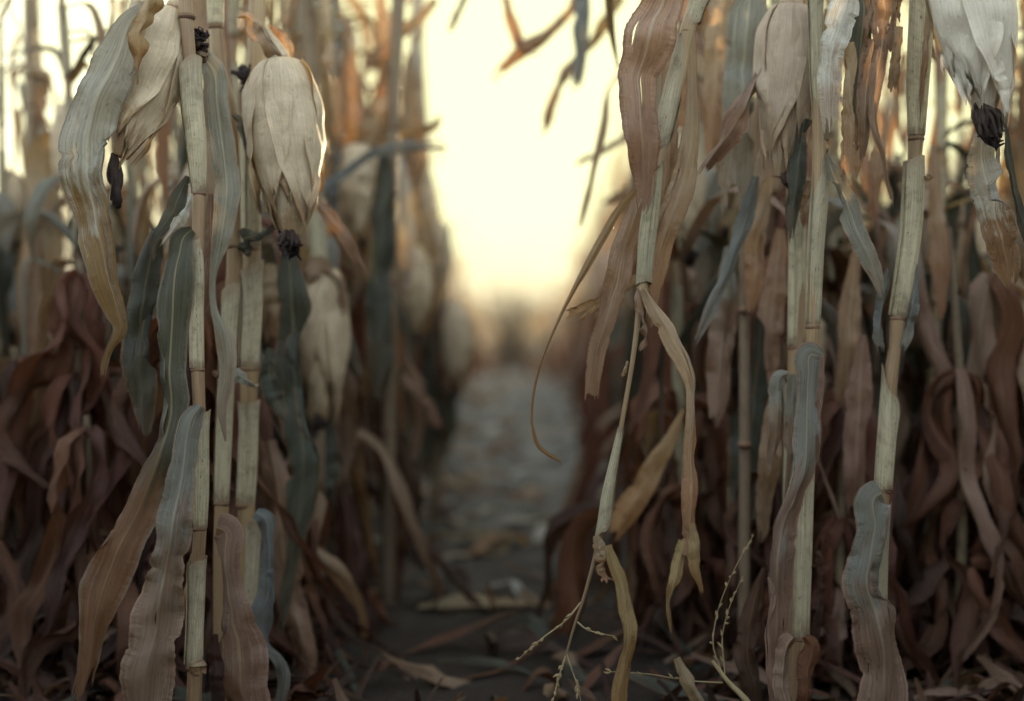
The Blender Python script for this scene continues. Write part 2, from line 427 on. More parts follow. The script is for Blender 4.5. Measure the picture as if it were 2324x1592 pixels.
def tube(mb, ctrl, mat, n=14, nv=30, gap=None, a0=0.0, up=(0, 1, 0.03), lump=0.0, seed=0, flare=0.0, uvk=1.0, mouth=0.0):
    """round stem along rows (x, y, z, radius); gap = overlap in radians makes it a wrapped sheath with a seam"""
    c = resample(ctrl, nv); p, r = c[:, :3], c[:, 3]
    T, A, B = frames(p, up)
    v = np.linspace(0, 1, nv + 1)
    rng = random.Random(seed)
    if gap is None:
        th = np.linspace(0, 2 * np.pi, n + 1); rm = np.ones(n + 1)
    else:
        th = a0 + np.linspace(0, 2 * np.pi + gap, n + 1); rm = 1 + 0.16 * np.linspace(0, 1, n + 1) ** 2
    rr = r[:, None] * rm[None, :]
    if lump: rr = rr * (1 + lump * np.sin(th * 3 + rng.random() * 6)[None, :] * (1 + 0 * v)[:, None] + lump * (wob(rng, v, 3, 2))[:, None])
    if flare:                                         # sheath mouth opens along its seam towards the collar
        o = np.clip((v - 0.55) / 0.45, 0, 1)[:, None] ** 1.5
        thv = th[None, :] + o * flare * np.linspace(-0.5, 0.5, n + 1)[None, :] * -1
        rr = rr * (1 + 0.25 * o)
    else:
        thv = np.broadcast_to(th[None, :], rr.shape)
    if mouth:                                         # the mouth is cut slantwise, lowest at the seam
        sx = np.linspace(-1, 1, n + 1)
        tm = v[:, None] * (1 - mouth * (np.abs(sx) ** 1.6 + 0.10 * np.sin(sx * 9 + seed)))[None, :]
        tm = np.clip(tm, 0, 1); ip = lambda q: np.stack([np.interp(tm, v, q[:, k]) for k in range(3)], -1)
        p3, A3, B3 = ip(p), ip(A), ip(B)
        rr = np.interp(tm, v, r) * rm[None, :] * (1 + lump * np.sin(th * 3 + seed))[None, :] * (1 + 0.22 * np.clip((v - .7) / .3, 0, 1)[:, None] ** 2)
        X = p3 + A3 * (rr * np.cos(thv))[..., None] + B3 * (rr * np.sin(thv))[..., None]
        uv = np.stack(np.broadcast_arrays(np.linspace(0, uvk, n + 1)[None, :], v[:, None]), -1).reshape(-1, 2)
        mb.add(X.reshape(-1, 3), grid_faces(nv, n), uv, mat)
        return
    X = p[:, None, :] + A[:, None, :] * (rr * np.cos(thv))[..., None] + B[:, None, :] * (rr * np.sin(thv))[..., None]
    uv = np.stack(np.broadcast_arrays(np.linspace(0, uvk, n + 1)[None, :], v[:, None]), -1).reshape(-1, 2)
    mb.add(X.reshape(-1, 3), grid_faces(nv, n), uv, mat)

def ear_mesh(mb, base, tip, rad, mat, seed=0, nu=10, nv=22, sheets=7, bend=0.0):
    rng = random.Random(seed)
    base, tip = np.asarray(base, float), np.asarray(tip, float)
    ax = tip - base; L = np.linalg.norm(ax); ax /= L
    a = norm(np.cross(ax, np.array([0.0, 1.0, 0.02]))); b = np.cross(ax, a)
    kt = [0, .05, .16, .32, .5, .7, .86, .95, 1.0, 1.2]; kr = [.42, .66, .90, 1.0, .97, .78, .50, .32, .22, .10]
    def put(th, t, off):
        r = rad * np.interp(t, kt, kr) + off
        cen = base + ax * (t * L)[..., None] + b * (bend * L * np.sin(np.pi * np.clip(t, 0, 1)))[..., None]
        return cen + a * (r * np.cos(th))[..., None] + b * (r * np.sin(th))[..., None]
    th = np.linspace(0, 2 * np.pi, 2 * nu + 1)[None, :]; t = np.linspace(0, 0.985, nv + 1)[:, None]
    TH, TT = np.broadcast_arrays(th, t)
    off = 0.0012 * np.sin(TH * 9 + 3 * TT + seed)
    mb.add(put(TH, TT, off).reshape(-1, 3), grid_faces(nv, 2 * nu), np.stack([TH / 6.283 * 2, TT], -1).reshape(-1, 2), mat)
    for k in range(sheets):
        ac = k * 2.4 + rng.random() * 0.7
        te = 0.80 + 0.30 * rng.random()
        v = np.linspace(0, 1, nv + 1)[:, None]; s = np.linspace(-1, 1, nu + 1)[None, :]
        half = np.interp(v, [0, .3, .62, .85, 1], [.95, 1.05, .86, .48, .04]) * (0.8 + 0.45 * rng.random())
        TH = ac + s * half + 0.16 * math.sin(seed + k) * v
        rg = np.array([rng.random() for _ in range(nu + 1)]) * .16
        TT = v * te * (1 - rg[None, :] * np.clip((v - .5) / .5, 0, 1))
        fl = np.clip((v - 0.72) / 0.28, 0, 1) ** 2 * rad * 0.22 * rng.random() ** 1.5
        of = 0.0008 + 0.0010 * k + fl + np.abs(s) ** 3 * 0.0050 * (.35 + np.sin(v * 5 + k * 2 + s))
        for q in range(7):
            of = of + rad * (.010 + .018 * rng.random()) * np.sin(s * (1 + 5 * rng.random()) * rng.choice((-1, 1)) + v * (4 + 20 * rng.random()) + 6.28 * rng.random()) * np.sin(3.14 * np.clip(v * 1.05, 0, 1)) ** .4
        of = np.maximum(of, 0.0004)
        mb.add(put(TH, TT, of).reshape(-1, 3), grid_faces(nv, nu), np.stack(np.broadcast_arrays((s + 1) / 2, v), -1).reshape(-1, 2), mat)

def silk_mesh(mb, p0, p1, rad, seed=0, n=46, seg=6):
    rng = np.random.default_rng(seed)
    p0, p1 = np.asarray(p0, float), np.asarray(p1, float)
    L = np.linalg.norm(p1 - p0)
    for k in range(n):
        o = rng.normal(0, 1, 3) * rad * 0.45
        e = rng.normal(0, 1, 3) * rad * 0.8
        m = (p0 + p1) / 2 + rng.normal(0, 1, 3) * rad * 0.6
        end = p0 + (p1 - p0) * (0.55 + 0.45 * rng.random()) + e * .7
        hook = end + rng.normal(0, 1, 3) * rad * 0.35
        w_ = 0.0011 + 0.0012 * rng.random()
        tube(mb, [(*(p0 + o * 0.6), w_ * 1.5), (*(m + o), w_ * 1.6), (*end, w_), (*hook, w_ * 0.6)], 'silk', n=4, nv=seg, up=(0.3, 1, 0.2))
    tube(mb, [(*p0, rad * 0.5), (*((p0 * 2 + p1) / 3), rad * 0.75), (*((p0 + p1 * 2) / 3), rad * 0.6), (*p1, rad * 0.15)], 'silk', n=9, nv=8, lump=0.25, seed=seed)

def spike(mb, pts, r, seed=0, n_sp=14, sp_len=0.009):
    """a tassel branch with small dry spikelets"""
    rng = np.random.default_rng(seed)
    tube(mb, [(*p, r * (1 - 0.6 * i / max(1, len(pts) - 1))) for i, p in enumerate(pts)], 'stem', n=6, nv=16)
    c = resample([(*p, 0) for p in pts], n_sp * 2); T = norm(np.gradient(c[:, :3], axis=0))
    for k in range(n_sp):
        i = int(rng.integers(3, n_sp * 2 + 1)); q = c[i, :3]
        d = norm(T[i] + rng.normal(0, 1, 3) * 0.38)
        e = q + d * sp_len * (0.6 + 0.7 * rng.random()); m = (q + e) / 2 + rng.normal(0, 1, 3) * 0.0006
        tube(mb, [(*q, r * 0.3), (*m, r * 0.95 + 0.0006), (*e, 0.0003)], 'stem', n=5, nv=4, up=(0.2, 1, 0.4))

# ------------------------------------------------------------------ the ground
def sheet(name, xs, ys, zfun, mat, xf=None):
    mb = MB()
    Y, X = np.meshgrid(np.asarray(ys, float), np.asarray(xs, float), indexing='ij')
    if xf is not None: X = xf(X, Y)
    Z = zfun(X, Y)
    mb.add(np.stack([X, Y, Z], -1).reshape(-1, 3), grid_faces(len(ys) - 1, len(xs) - 1), np.stack([X, Y], -1).reshape(-1, 2), mat)
    o = mb.build(name); o['kind'] = 'structure'
    return o

def fall(Y):
    t = np.clip((Y - 9) / 20.0, 0, 1)
    return -0.75 * t * t * (3 - 2 * t)
def gz(X, Y):
    a = np.exp(-((Y - 6) / 9.0) ** 2) * np.exp(-(X / 6.0) ** 2)
    return fall(Y) + a * (0.010 * np.sin(X * 9 + 1.3 * np.sin(Y * 2.1)) + 0.010 * np.sin(Y * 5.3 + X * 3.1) + 0.006 * np.sin(X * 23 + Y * 17))
xs = np.concatenate([[-900, -200, -60, -20, -9], np.linspace(-5, 5, 90), [9, 20, 60, 200, 900]])
ys = np.concatenate([[-300, -60, -15, -4], np.linspace(0, 14, 130), [15, 16, 17, 18, 19, 20, 22, 24, 26, 28, 30, 34, 45, 70, 150, 400, 1200]])
sheet('ground', xs, ys, gz, 'soil')
yp = np.concatenate([np.linspace(.3, 14, 130), np.linspace(14.5, 29, 40)])
def pathx(X, Y):
    wdt = 0.62 + 0.10 * np.clip((Y - 3) / 8, 0, 1) + 0.05 * np.sin(Y * 1.7) * np.sign(X) + 0.03 * np.sin(Y * 5.1 + X)
    return X * wdt
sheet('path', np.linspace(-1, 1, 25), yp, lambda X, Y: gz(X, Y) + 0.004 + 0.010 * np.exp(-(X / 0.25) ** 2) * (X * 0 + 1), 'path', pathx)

# ------------------------------------------------------------------ procedural corn plants for the rows
def leaf_palette(rng, z):
    q = rng.random()
    if z < 0.42: return 'red' if q < .5 else ('reddark' if q < .78 else ('pink' if q < .84 else 'brown' if q < .88 else 'red'))
    if z < 0.72: return ('darkbrown' if q < .25 else 'dark' if q < .45 else 'red' if q < .62 else 'pink' if q < .78 else 'greypink' if q < .9 else 'tan')
    if z < 1.15: return ('dark' if q < .22 else 'grey' if q < .42 else 'tan' if q < .66 else 'greybrown' if q < .8 else 'blue' if q < .9 else 'brown')
    return ('tan' if q < .38 else 'grey' if q < .58 else 'palegrey' if q < .66 else 'brown' if q < .82 else 'ochre' if q < .92 else 'greybrown')

def corn_shape(seed, height, lod=1, ears=1, tassel=True, shift=0.0):
    """returns a list of (part name, MB, subparts) in plant space"""
    rng = random.Random(seed); parts = []
    nu, nv = {0: (2, 9), 1: (6, 22)}[lod]
    lean = np.array([rng.uniform(-.05, .05), rng.uniform(-.05, .05), 0])
    bow = np.array([rng.uniform(-.03, .03), rng.uniform(-.03, .03), 0])
    def axis(z):
        t = z / height
        return np.array([0, 0, z]) + lean * t * height + bow * math.sin(t * 3.1)
    st = MB()
    zs = [0.0, 0.06]; z = 0.06
    nodes = []
    while z < height - 0.25:
        z += rng.uniform(0.13, 0.21) * (0.7 if z < 0.25 else 1)
        nodes.append(z)
    r0 = rng.uniform(0.0105, 0.013)
    rad = lambda z: r0 * (1 - 0.55 * (z / height) ** 1.4)
    n_ = 5 if lod == 0 else 9
    tube(st, [(*axis(z), rad(z) * 0.86) for z in np.linspace(0, (height - 0.05) if not shift else nodes[-1] + .02, 8)], 'dull' if shift else 'bare', n=n_, nv=6 if lod == 0 else 24)
    if lod and not shift:
        for a, b in zip([0.04] + nodes, nodes):
            tube(st, [(*axis(a), rad(a) * 1.12), (*axis(a + (b - a) * .4), rad(a) * 1.18), (*axis(a + (b - a) * rng.uniform(.62, .9)), rad(a) * 1.12)], 'sheath', n=n_, nv=5)
            tube(st, [(*axis(a - .006), rad(a) * .9), (*axis(a), rad(a) * 1.2), (*axis(a + .006), rad(a) * .9)], 'joint', n=n_, nv=4)
    parts.append(('stalk', st, []))
    phi = rng.uniform(0, 6.28)
    one = MB()
    for i, z in enumerate(nodes):
        if z > height - 0.1: break
        phi += math.pi + rng.uniform(-.5, .5)
        if z > .95 and rng.random() < .36: continue
        for rep in range(8 if shift else 5 if (lod and z < 0.5) else 3 if (lod and z < .85) else 2 if (lod and z < .92) else 1):
            if rep: phi += rng.uniform(0.8, 2.2)
            d = np.array([math.cos(phi), math.sin(phi), 0]); sd_ = np.array([-d[1], d[0], 0])
            L = rng.uniform(.45, .78) * (0.75 if z > height - .45 else 1)
            W = rng.uniform(.042, .080) * (.62 if z > 1.0 else 1) * (.72 if shift else 1)
            o = axis(z) + d * rad(z)
            q = rng.random()
            rise = rng.uniform(0.01, .09); reach = rng.uniform(.025, .09)
            if shift: rise = rng.uniform(-.02, .012); reach = rng.uniform(.012, .05); L = min(L, z + .06)
            if q < .16 and not shift: rise, reach = rng.uniform(.08, .16), rng.uniform(.14, .26)      # still arches out
            L1 = min(L, z + reach * .3 - 0.02) if q >= .16 or shift else L
            k1, k2 = rng.uniform(-.05, .05), rng.uniform(-.09, .09)
            pts = [o, o + d * reach * .45 + np.array([0, 0, rise * .8]), o + d * reach + np.array([0, 0, rise * .55]) + sd_ * k1 * .3,
                   o + d * reach * rng.uniform(1.0, 1.35) + np.array([0, 0, rise - L1 * .33]) + sd_ * k1,
                   o + d * reach * rng.uniform(.9, 1.6) + np.array([0, 0, rise - L1 * .68]) + sd_ * (k1 + k2) * .8,
                   o + d * reach * rng.uniform(.8, 1.9) + np.array([0, 0, max(rise - L1, .015 - z)]) + sd_ * k2]
            tw = rng.uniform(-1, 1) * (200 if shift else 110)
            if shift:
                pts[1] = o + d * reach * .6 + np.array([0, 0, -.012]); pts[2] = o + d * reach * .95 + sd_ * rng.uniform(-.03, .03) + np.array([0, 0, -.05 - .04 * rng.random()])
            if shift: pts[-1] = pts[-1] + d * rng.uniform(0, .16) + sd_ * rng.uniform(-.12, .12); pts[-2] = pts[-2] + d * rng.uniform(0, .07)
            ws = [W * .45, W * .6, W * .85, W, W * .8, W * .12]
            ct = [(*p, wd, rr) for p, wd, rr in zip(pts, ws, [0, 0, tw * .1, tw * .4, tw * .8, tw])]
            mb = MB() if lod else one
            ribbon(mb, ct, leaf_palette(rng, z - .10 - 0.10 * min(rep, 2) * (0 if shift else 1) - shift), nu, nv, side=sd_, fold=rng.uniform(8, 45) * rng.choice((-1, 1)), ruf=rng.uniform(.03, .10), rag=rng.choice((0, 0, .12, .3)) if lod else 0, seed=seed * 31 + i * 9 + rep, pleat=.1, crumple=1.8 if shift else 1.2)
            if lod: parts.append(('leaf', mb, []))
    if not lod: parts.append(('leaf', one, []))
    for q in range(11 if lod and not shift else 0):      # frayed strips hanging from the joints
        z = rng.choice(nodes) if q > 11 else rng.uniform(.6, min(1.55, height - .12)); ph = rng.uniform(0, 6.28); L = rng.uniform(.10, .40)
        d = np.array([math.cos(ph), math.sin(ph), 0]); sd_ = np.array([-d[1], d[0], 0]); o = axis(z) + d * rad(z)
        out_ = rng.uniform(.02, .13); wd = rng.uniform(.008, .034); k1 = rng.uniform(-.08, .08)
        pts = [o, o + d * out_ + np.array([0, 0, rng.uniform(-.03, .05)]), o + d * out_ * 1.3 + sd_ * k1 * .6 + np.array([0, 0, -L * .5]), o + d * out_ * rng.uniform(.8, 1.8) + sd_ * k1 + np.array([0, 0, -min(L, z - .02)])]
        mb = MB(); tw = rng.uniform(-90, 90)
        ribbon(mb, [(*p, w_, tw * i_ / 3) for i_, (p, w_) in enumerate(zip(pts, (wd * .6, wd, wd, wd * .2)))], rng.choice(('tan', 'tan', 'brown', 'ochre', 'grey', 'pink')) if z > .5 else 'red', 4, 14, side=sd_, fold=30, ruf=.06, rag=.2, seed=seed * 77 + q)
        parts.append(('leaf', mb, []))
    for e in range(ears):
        z = rng.uniform(.84, 1.10) - .24 * e
        z = min(z, height - .3)
        phi += 2.4; d = np.array([math.cos(phi), math.sin(phi), 0])
        b = axis(z) + d * (rad(z) + .018) + np.array([0, 0, .02]); ln = rng.uniform(.19, .25)
        t = b + d * rng.uniform(.02, .10) + np.array([0, 0, -ln])
        mb = MB(); mat = rng.choice(('husk', 'husk', 'huskpink'))
        ear_mesh(mb, b, t, rng.uniform(.030, .038), mat, seed + e, nu=3 if lod == 0 else 6, nv=5 if lod == 0 else 14, sheets=1 if lod == 0 else 5)
        if lod: tube(mb, [(*axis(z), .008), (*(axis(z) + d * .02 + np.array([0, 0, .025])), .009), (*b, .011)], 'husk', n=7, nv=5)
        sk = MB()
        if lod: silk_mesh(sk, t, t + np.array([d[0] * .01, d[1] * .01, -.035]), .009, seed + e, n=14, seg=3)
        parts.append(('ear', mb, [('silk', sk)] if lod else []))
    if tassel:
        tb = MB(); top = axis(height - .06)
        for k in range(3 if lod == 0 else 7):
            ph = rng.uniform(0, 6.28); d = np.array([math.cos(ph), math.sin(ph), 0]) * (0.2 if k == 0 else 1)
            l = rng.uniform(.12, .2); b = top + np.array([0, 0, .02 * k])
            pts = [b, b + d * l * .25 + np.array([0, 0, l * .5]), b + d * l * .6 + np.array([0, 0, l * .65]), b + d * l + np.array([0, 0, l * rng.uniform(.1, .6)])]
            if lod == 0: tube(tb, [(*p, .003) for p in pts], 'stem', n=3, nv=5)
            else: spike(tb, pts, .0022, seed + k, 8, .011)
        parts.append(('tassel', tb, []))
    return parts

def plant_from(parts, name, label, cat, group=None):
    root = thing(name, label, cat, (0, 0, 0), group)
    for nm, mb, sub in parts:
        o = mb.build(nm, root, (0, 0, 0))
        for sn, sm in sub: sm.build(sn, o, (0, 0, 0))
    return root

def plant_mesh(parts, name):
    mb = MB()
    for nm, m, sub in parts:
        for q in [m] + [x for _, x in sub]:
            for v, f, u, mi in zip(q.v, q.f, q.uv, q.mi):
                pass
            off = 0
            for v, f, u, mi in zip(q.v, q.f, q.uv, q.mi):
                mb.add(v, f - off, u, q.mats[mi[0]] if len(mi) else q.mats[0]); off += len(v)
    return mb

def children(o): return [c for c in bpy.data.objects if c.parent == o]
TREE = {}
def copy_plant(root, loc, rz, s, label, group):
    if root.name not in TREE: TREE[root.name] = [(c, children(c)) for c in children(root)]
    r = root.copy(); COL.objects.link(r)
    for c, subs in TREE[root.name]:
        k = c.copy(); COL.objects.link(k); k.parent = r
        for g in subs:
            h = g.copy(); COL.objects.link(h); h.parent = k
    place(r, loc, rz, s, label, group)
    return r
def place(r, loc, rz, s, label, group):
    r.location = loc; r.rotation_euler = (0, 0, rz); r.scale = (s, s, s)
    r['label'] = label; r['group'] = group

HTS = [1.62, 1.85, 1.7, 1.95, 1.55, 1.78, 1.9, 1.45]
SRC = []
for k, h in enumerate(HTS):
    SRC.append(plant_from(corn_shape(100 + k, h, 1, ears=1 + (k % 3 == 0), tassel=k % 3 != 2), 'corn_plant', '', 'corn plant'))
ONE = []
for k, h in enumerate([1.5, 1.62, 1.72, 1.42, 1.58]):
    ONE.append(plant_mesh(corn_shape(300 + k, h, 0, ears=1), 'corn_plant').data('corn_plant'))
rr = random.Random(7)
used = [False] * len(SRC)
def put_plant(x, y, label, group, k=None, rz=None, s=None):
    k = rr.randrange(len(SRC)) if k is None else k
    rz = rr.uniform(0, 6.28) if rz is None else rz
    s = rr.uniform(.92, 1.06) * tall(y) * (.83 if abs(x) > .8 else 1) if s is None else s
    if not used[k]:
        used[k] = True; place(SRC[k], (x, y, -0.005 + float(fall(y))), rz, s, label, group); return SRC[k]
    return copy_plant(SRC[k], (x, y, -0.005 + float(fall(y))), rz, s, label, group)

def tall(y): return float(np.interp(y, [3, 4.5, 8, 12, 16, 30], [1.0, .93, .78, .66, .62, .8]))
def inview(x, y): return abs(x) < 0.37 * y + 0.25
placed = []
ROWS = [(-0.47, 2.45, 12.5, 'corn plants of the first row left of the path', 'out of focus dry corn plant in the row along the left edge of the path', .20),
        (0.50, 2.5, 12.5, 'corn plants of the first row right of the path', 'out of focus dry corn plant in the row along the right edge of the path', .20),
        (-1.0, 2.3, 10, 'corn plants of the second row left of the path', 'blurred dry corn plant in the second row behind the left path edge', .21),
        (1.02, 2.3, 10, 'corn plants of the second row right of the path', 'blurred dry corn plant in the second row behind the right path edge', .21),
        (-1.65, 3.9, 9.5, 'corn plants of the third row left of the path', 'faint blurred corn plant standing in the third row left of the path', .27),
        (1.68, 3.9, 9.5, 'corn plants of the third row right of the path', 'faint blurred corn plant standing in the third row right of the path', .27)]
for x0, y0, y1, grp, lab, step in ROWS:
    y = y0
    while y < y1:
        x = x0 + rr.uniform(-.07, .07) + math.copysign(.10 * min(1, max(0, y - 3.2) / 3), x0)
        if inview(x, y): put_plant(x, y, lab, grp)
        placed.append((x0, y)); y += step * rr.uniform(.75, 1.3)
# short broken stumps crowded with rust-brown leaves at the foot of the rows
LOW = [plant_from(corn_shape(500 + k, hh, 1, ears=0, tassel=False, shift=(.14, .26, .20, .30, .10, .24)[k]), 'corn_stump', '', 'corn stump') for k, hh in enumerate((.84, .66, .78, .58, .92, .7))]
fringe = [(-.40, 3.0), (-.42, 3.35), (-.40, 3.8), (-.46, 4.6), (.40, 3.1), (.44, 3.6), (-.62, 2.7), (-.8, 3.1), (.66, 2.8), (.75, 3.2), (-.70, 3.6), (.62, 3.7), (-.65, 4.4), (.68, 4.5), (-.50, 2.5), (-.72, 2.5), (-.62, 2.95), (.30, 2.42), (.38, 2.7), (.5, 2.5), (.6, 2.62), (.72, 2.5), (.86, 2.6), (.97, 2.85), (.55, 3.0), (.44, 3.1), (-.47, 3.1), (-.42, 2.75)]
for x, y in fringe:
    g_ = ROWS[0] if x < 0 else ROWS[1]
    put_plant(x, y, g_[4], g_[3], s=rr.uniform(.80, .92))
lowspots = [(-.72, 2.2), (-.98, 2.55), (-.36, 2.22), (-.60, 2.45), (-.44, 2.25), (.30, 2.3), (.40, 2.12), (.58, 2.3), (.70, 2.15), (.86, 2.42), (.78, 2.75), (.99, 2.7),
            (-.85, 2.9), (-.5, 2.85), (.46, 2.7), (1.1, 3.1), (-1.12, 3.2),  (-.82, 2.3), (-.5, 2.1), (.5, 2.1), (.64, 2.45), (.9, 2.2), (-.38, 2.45), (.36, 2.5), (.8, 2.2), (-.66, 2.1), (1.0, 2.45)]
for i, (x, y) in enumerate(lowspots):
    y += .08; sz = .72 if abs(x) < .45 else 1.0
    lb = 'short broken corn stump crowded with rust-brown leaves at the foot of the row'
    if i < len(LOW): place(LOW[i], (x, y, -.005), rr.uniform(0, 6.28), sz, lb, 'short broken corn stumps'); LOW[i]['category'] = 'corn stump'
    else: copy_plant(LOW[i % len(LOW)], (x, y, -.005), rr.uniform(0, 6.28), rr.uniform(.85, 1.1) * sz, lb, 'short broken corn stumps')
# further plants are too small and blurred to show their parts: one mesh each
for x0, y0, y1, grp, lab in [(-0.45, 12.7, 20, 'distant corn plants along the left of the path', 'tiny blurred corn plant far along the left side of the path'),
                             (0.47, 12.7, 20, 'distant corn plants along the right of the path', 'tiny blurred corn plant far along the right side of the path')]:
    y = y0
    while y < y1:
        o = bpy.data.objects.new('corn_plant', rr.choice(ONE)); COL.objects.link(o)
        tag(o, lab, 'corn plant', grp)
        o.location = (x0 + rr.uniform(-.08, .08) + math.copysign(.12, x0), y, float(fall(y))); o.rotation_euler = (0, 0, rr.uniform(0, 6.28)); o.scale = (.9, .9, rr.uniform(.9, 1.1) * tall(y))
        y += rr.uniform(.2, .34)
# the rest of the field as one mass, plus unseen corn added for shade
def field():
    mb = MB(); rng = np.random.default_rng(5)
    base = [plant_mesh(corn_shape(300 + k, h, 0, ears=1), 'f') for k, h in enumerate([1.5, 1.62, 1.72, 1.42, 1.58])]
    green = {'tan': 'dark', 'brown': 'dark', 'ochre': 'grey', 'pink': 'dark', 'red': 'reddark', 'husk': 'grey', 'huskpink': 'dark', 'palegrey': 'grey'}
    def one(x, y, sz=1.0, swap={}):
        b = base[int(rng.integers(len(base)))]; a = rng.random() * 6.28; ca, sa = math.cos(a), math.sin(a); s = sz * rng.uniform(.80, 1.0) * tall(y) * (.86 if abs(x) > .8 and y > 2 else 1)
        off = 0
        for v, f, u, mi in zip(b.v, b.f, b.uv, b.mi):
            V = np.stack([v[:, 0] * ca - v[:, 1] * sa + x, v[:, 0] * sa + v[:, 1] * ca + y, v[:, 2] * s + float(fall(y))], -1)
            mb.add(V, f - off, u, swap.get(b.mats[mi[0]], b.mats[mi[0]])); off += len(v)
    for sg in (-1, 1):
        for r in range(0, 16):
            x0 = sg * (0.45 + .74 * r)
            y = 2.3
            while y < 29:
                yy = y; y += rng.uniform(.2, .34) * (1 if y < 20 else 1.5)
                if r <= 1 and yy < 12.6: continue
                if r == 0 and yy < 20.2: continue
                if r == 1 and yy < 10.1: continue
                if r == 2 and 3.8 < yy < 9.6: continue
                if abs(x0) > .40 * yy + 2.6: continue
                one(x0 + rng.uniform(-.1, .1), yy)
    for k in range(330):  # unseen corn added behind the camera to darken the low foliage
        one(rng.uniform(-4.5, 4.5), -0.6 - 3.2 * rng.random() ** 1.4, 1.2)
    for k in range(160):  # unseen corn added at both sides so light comes mostly from above
        y = rng.uniform(-.6, 2.3); one(rng.choice((-1, 1)) * rng.uniform(max(.95, .40 * y + .5), 3.6), y, 1.1)
    for k in range(460):
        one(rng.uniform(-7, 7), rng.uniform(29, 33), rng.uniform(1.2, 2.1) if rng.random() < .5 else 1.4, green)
    o = mb.build('corn_field_and_shade_corn'); tag(o, 'mass of dry corn deep behind the first rows, with unseen corn added around the camera for shade', 'corn field', None, 'stuff')
field()

# ------------------------------------------------------------------ the sharp plants at the edge of the field
def px_rows(rows, d, k=1.0):
    return [(*P(r[0], r[1], d + (r[3] if len(r) > 3 else 0)), r[2] * d / FPX * k) for r in rows]

def to_ground(rows, d, up=None):
    """carry a stalk traced between the frame edges on to the soil (and, with up, above the picture)"""
    c = px_rows(rows, d, 0.5)
    (x, y, z, r) = c[-1]; (x2, y2, z2, _) = c[-2]
    c.append(((x + (x - x2) * .3), y, z * 0.5, r * 1.05)); c.append((x + (x - x2) * .3, y, -0.02, r * 1.15))
    if up:
        x, y, z, r = c[0]
        c = [(x + up[0], y + up[2], z + up[1], r * .45), (x + up[0] * .6, y + up[2] * .5, z + up[1] * .55, r * .75)] + c
    return c

class Plant:
    def __init__(s, label, base, d, group=None, name='corn_plant', cat='corn plant'):
        b = P(base, 1500, d); s.d = d; s.root = thing(name, label, cat, (b[0], b[1], 0.0), group); s.k = 0
    def stalk(s, rows, nodes, up=None, ground=True, mat='bare'):
        mb = MB()
        c = to_ground(rows, s.d, up) if ground else px_rows(rows, s.d, 0.5)
        tube(mb, c, mat, n=16, nv=90, lump=.015)
        for (x, y, w_) in nodes:
            r = w_ * s.d / FPX / 2; q = P(x, y, s.d)
            o = np.array([0, 0, 1.0])
            tube(mb, [(*(q + o * r * .30), r * .90), (*(q + o * r * .1), r * .985), (*(q - o * r * .12), r * .97), (*(q - o * r * .36), r * .84)], 'joint', n=18, nv=8, lump=.02, seed=int(x))
        return mb.build('stalk', s.root)
    def sheath(s, rows, gap=0.7, a0=None, mat='sheath', flare=0.5, k=1.0, mouth=None):
        """rows run from the mouth of the sheath (top) down to its node"""
        s.k += 1; mb = MB()
        a0 = 2.2 + s.k * 1.9 if a0 is None else a0
        tube(mb, px_rows(rows[::-1], s.d, 0.5 * k), mat, n=22, nv=40, gap=gap, a0=a0, lump=.022, seed=s.k, flare=flare, mouth=(.10 + .05 * math.sin(s.k * 2.3)) if mouth is None else mouth)
        return mb.build('sheath', s.root)
    def leaf(s, mat, rows, dd=0.0, nu=14, nv=80, label=None, **kw):
        s.k += 1; mb = MB(); d = s.d + dd
        ct = [(*P(r[0], r[1], d + (r[4] if len(r) > 4 else 0)), r[2] * d / FPX / math.cos(R(min(50, abs(kw.get('fold', 18))))), r[3] if len(r) > 3 else 0) for r in rows]
        kw.setdefault('seed', s.k * 7 + int(rows[0][0])); kw.setdefault('pleat', 0.10); kw['nu'] = max(nu, 18); kw.setdefault('rag', .14); kw.setdefault('slits', 1 + s.k % 3 if rows[0][2] + rows[len(rows) // 2][2] > 60 else 0); kw.setdefault('tearlen', .16); nv = max(nv, 110); nu = kw.pop('nu')
        ribbon(mb, ct, mat, nu, nv, **kw)
        o = mb.build('leaf', s.root)
        if label: o['label'] = label
        return o
    def ear(s, base, tip, w_, dd=0.0, mat='husk', silk=None, shank=None, tilt=0.0, seed=1, sheets=8, bend=0.0, label=None):
        d = s.d + dd; mb = MB()
        b, t = P(*base, d), P(*tip, d + tilt)
        ear_mesh(mb, b, t, w_ * d / FPX / 2, mat, seed, nu=14, nv=40, sheets=sheets, bend=bend)
        if shank:
            tube(mb, [(*P(x, y, d + (q[0] if q else 0)), w2 * d / FPX / 2) for x, y, w2, *q in shank], mat, n=12, nv=14, lump=.04)
        o = mb.build('ear', s.root)
        if label: o['label'] = label
        if silk:
            sk = MB(); silk_mesh(sk, P(silk[0], silk[1], d + tilt - .004), P(silk[2], silk[3], d + tilt - .01), silk[4] * d / FPX, seed, n=60); sk.build('silk', o)
        return o
    def tassel(s, branches, dd=0.0, r=0.0013):
        mb = MB()
        for i, b in enumerate(branches):
            n = b[0]; pts = [P(x, y, s.d + dd + (q[0] if q else 0)) for x, y, *q in b[1:]]
            spike(mb, pts, r, i + s.k, n)
        return mb.build('tassel', s.root)

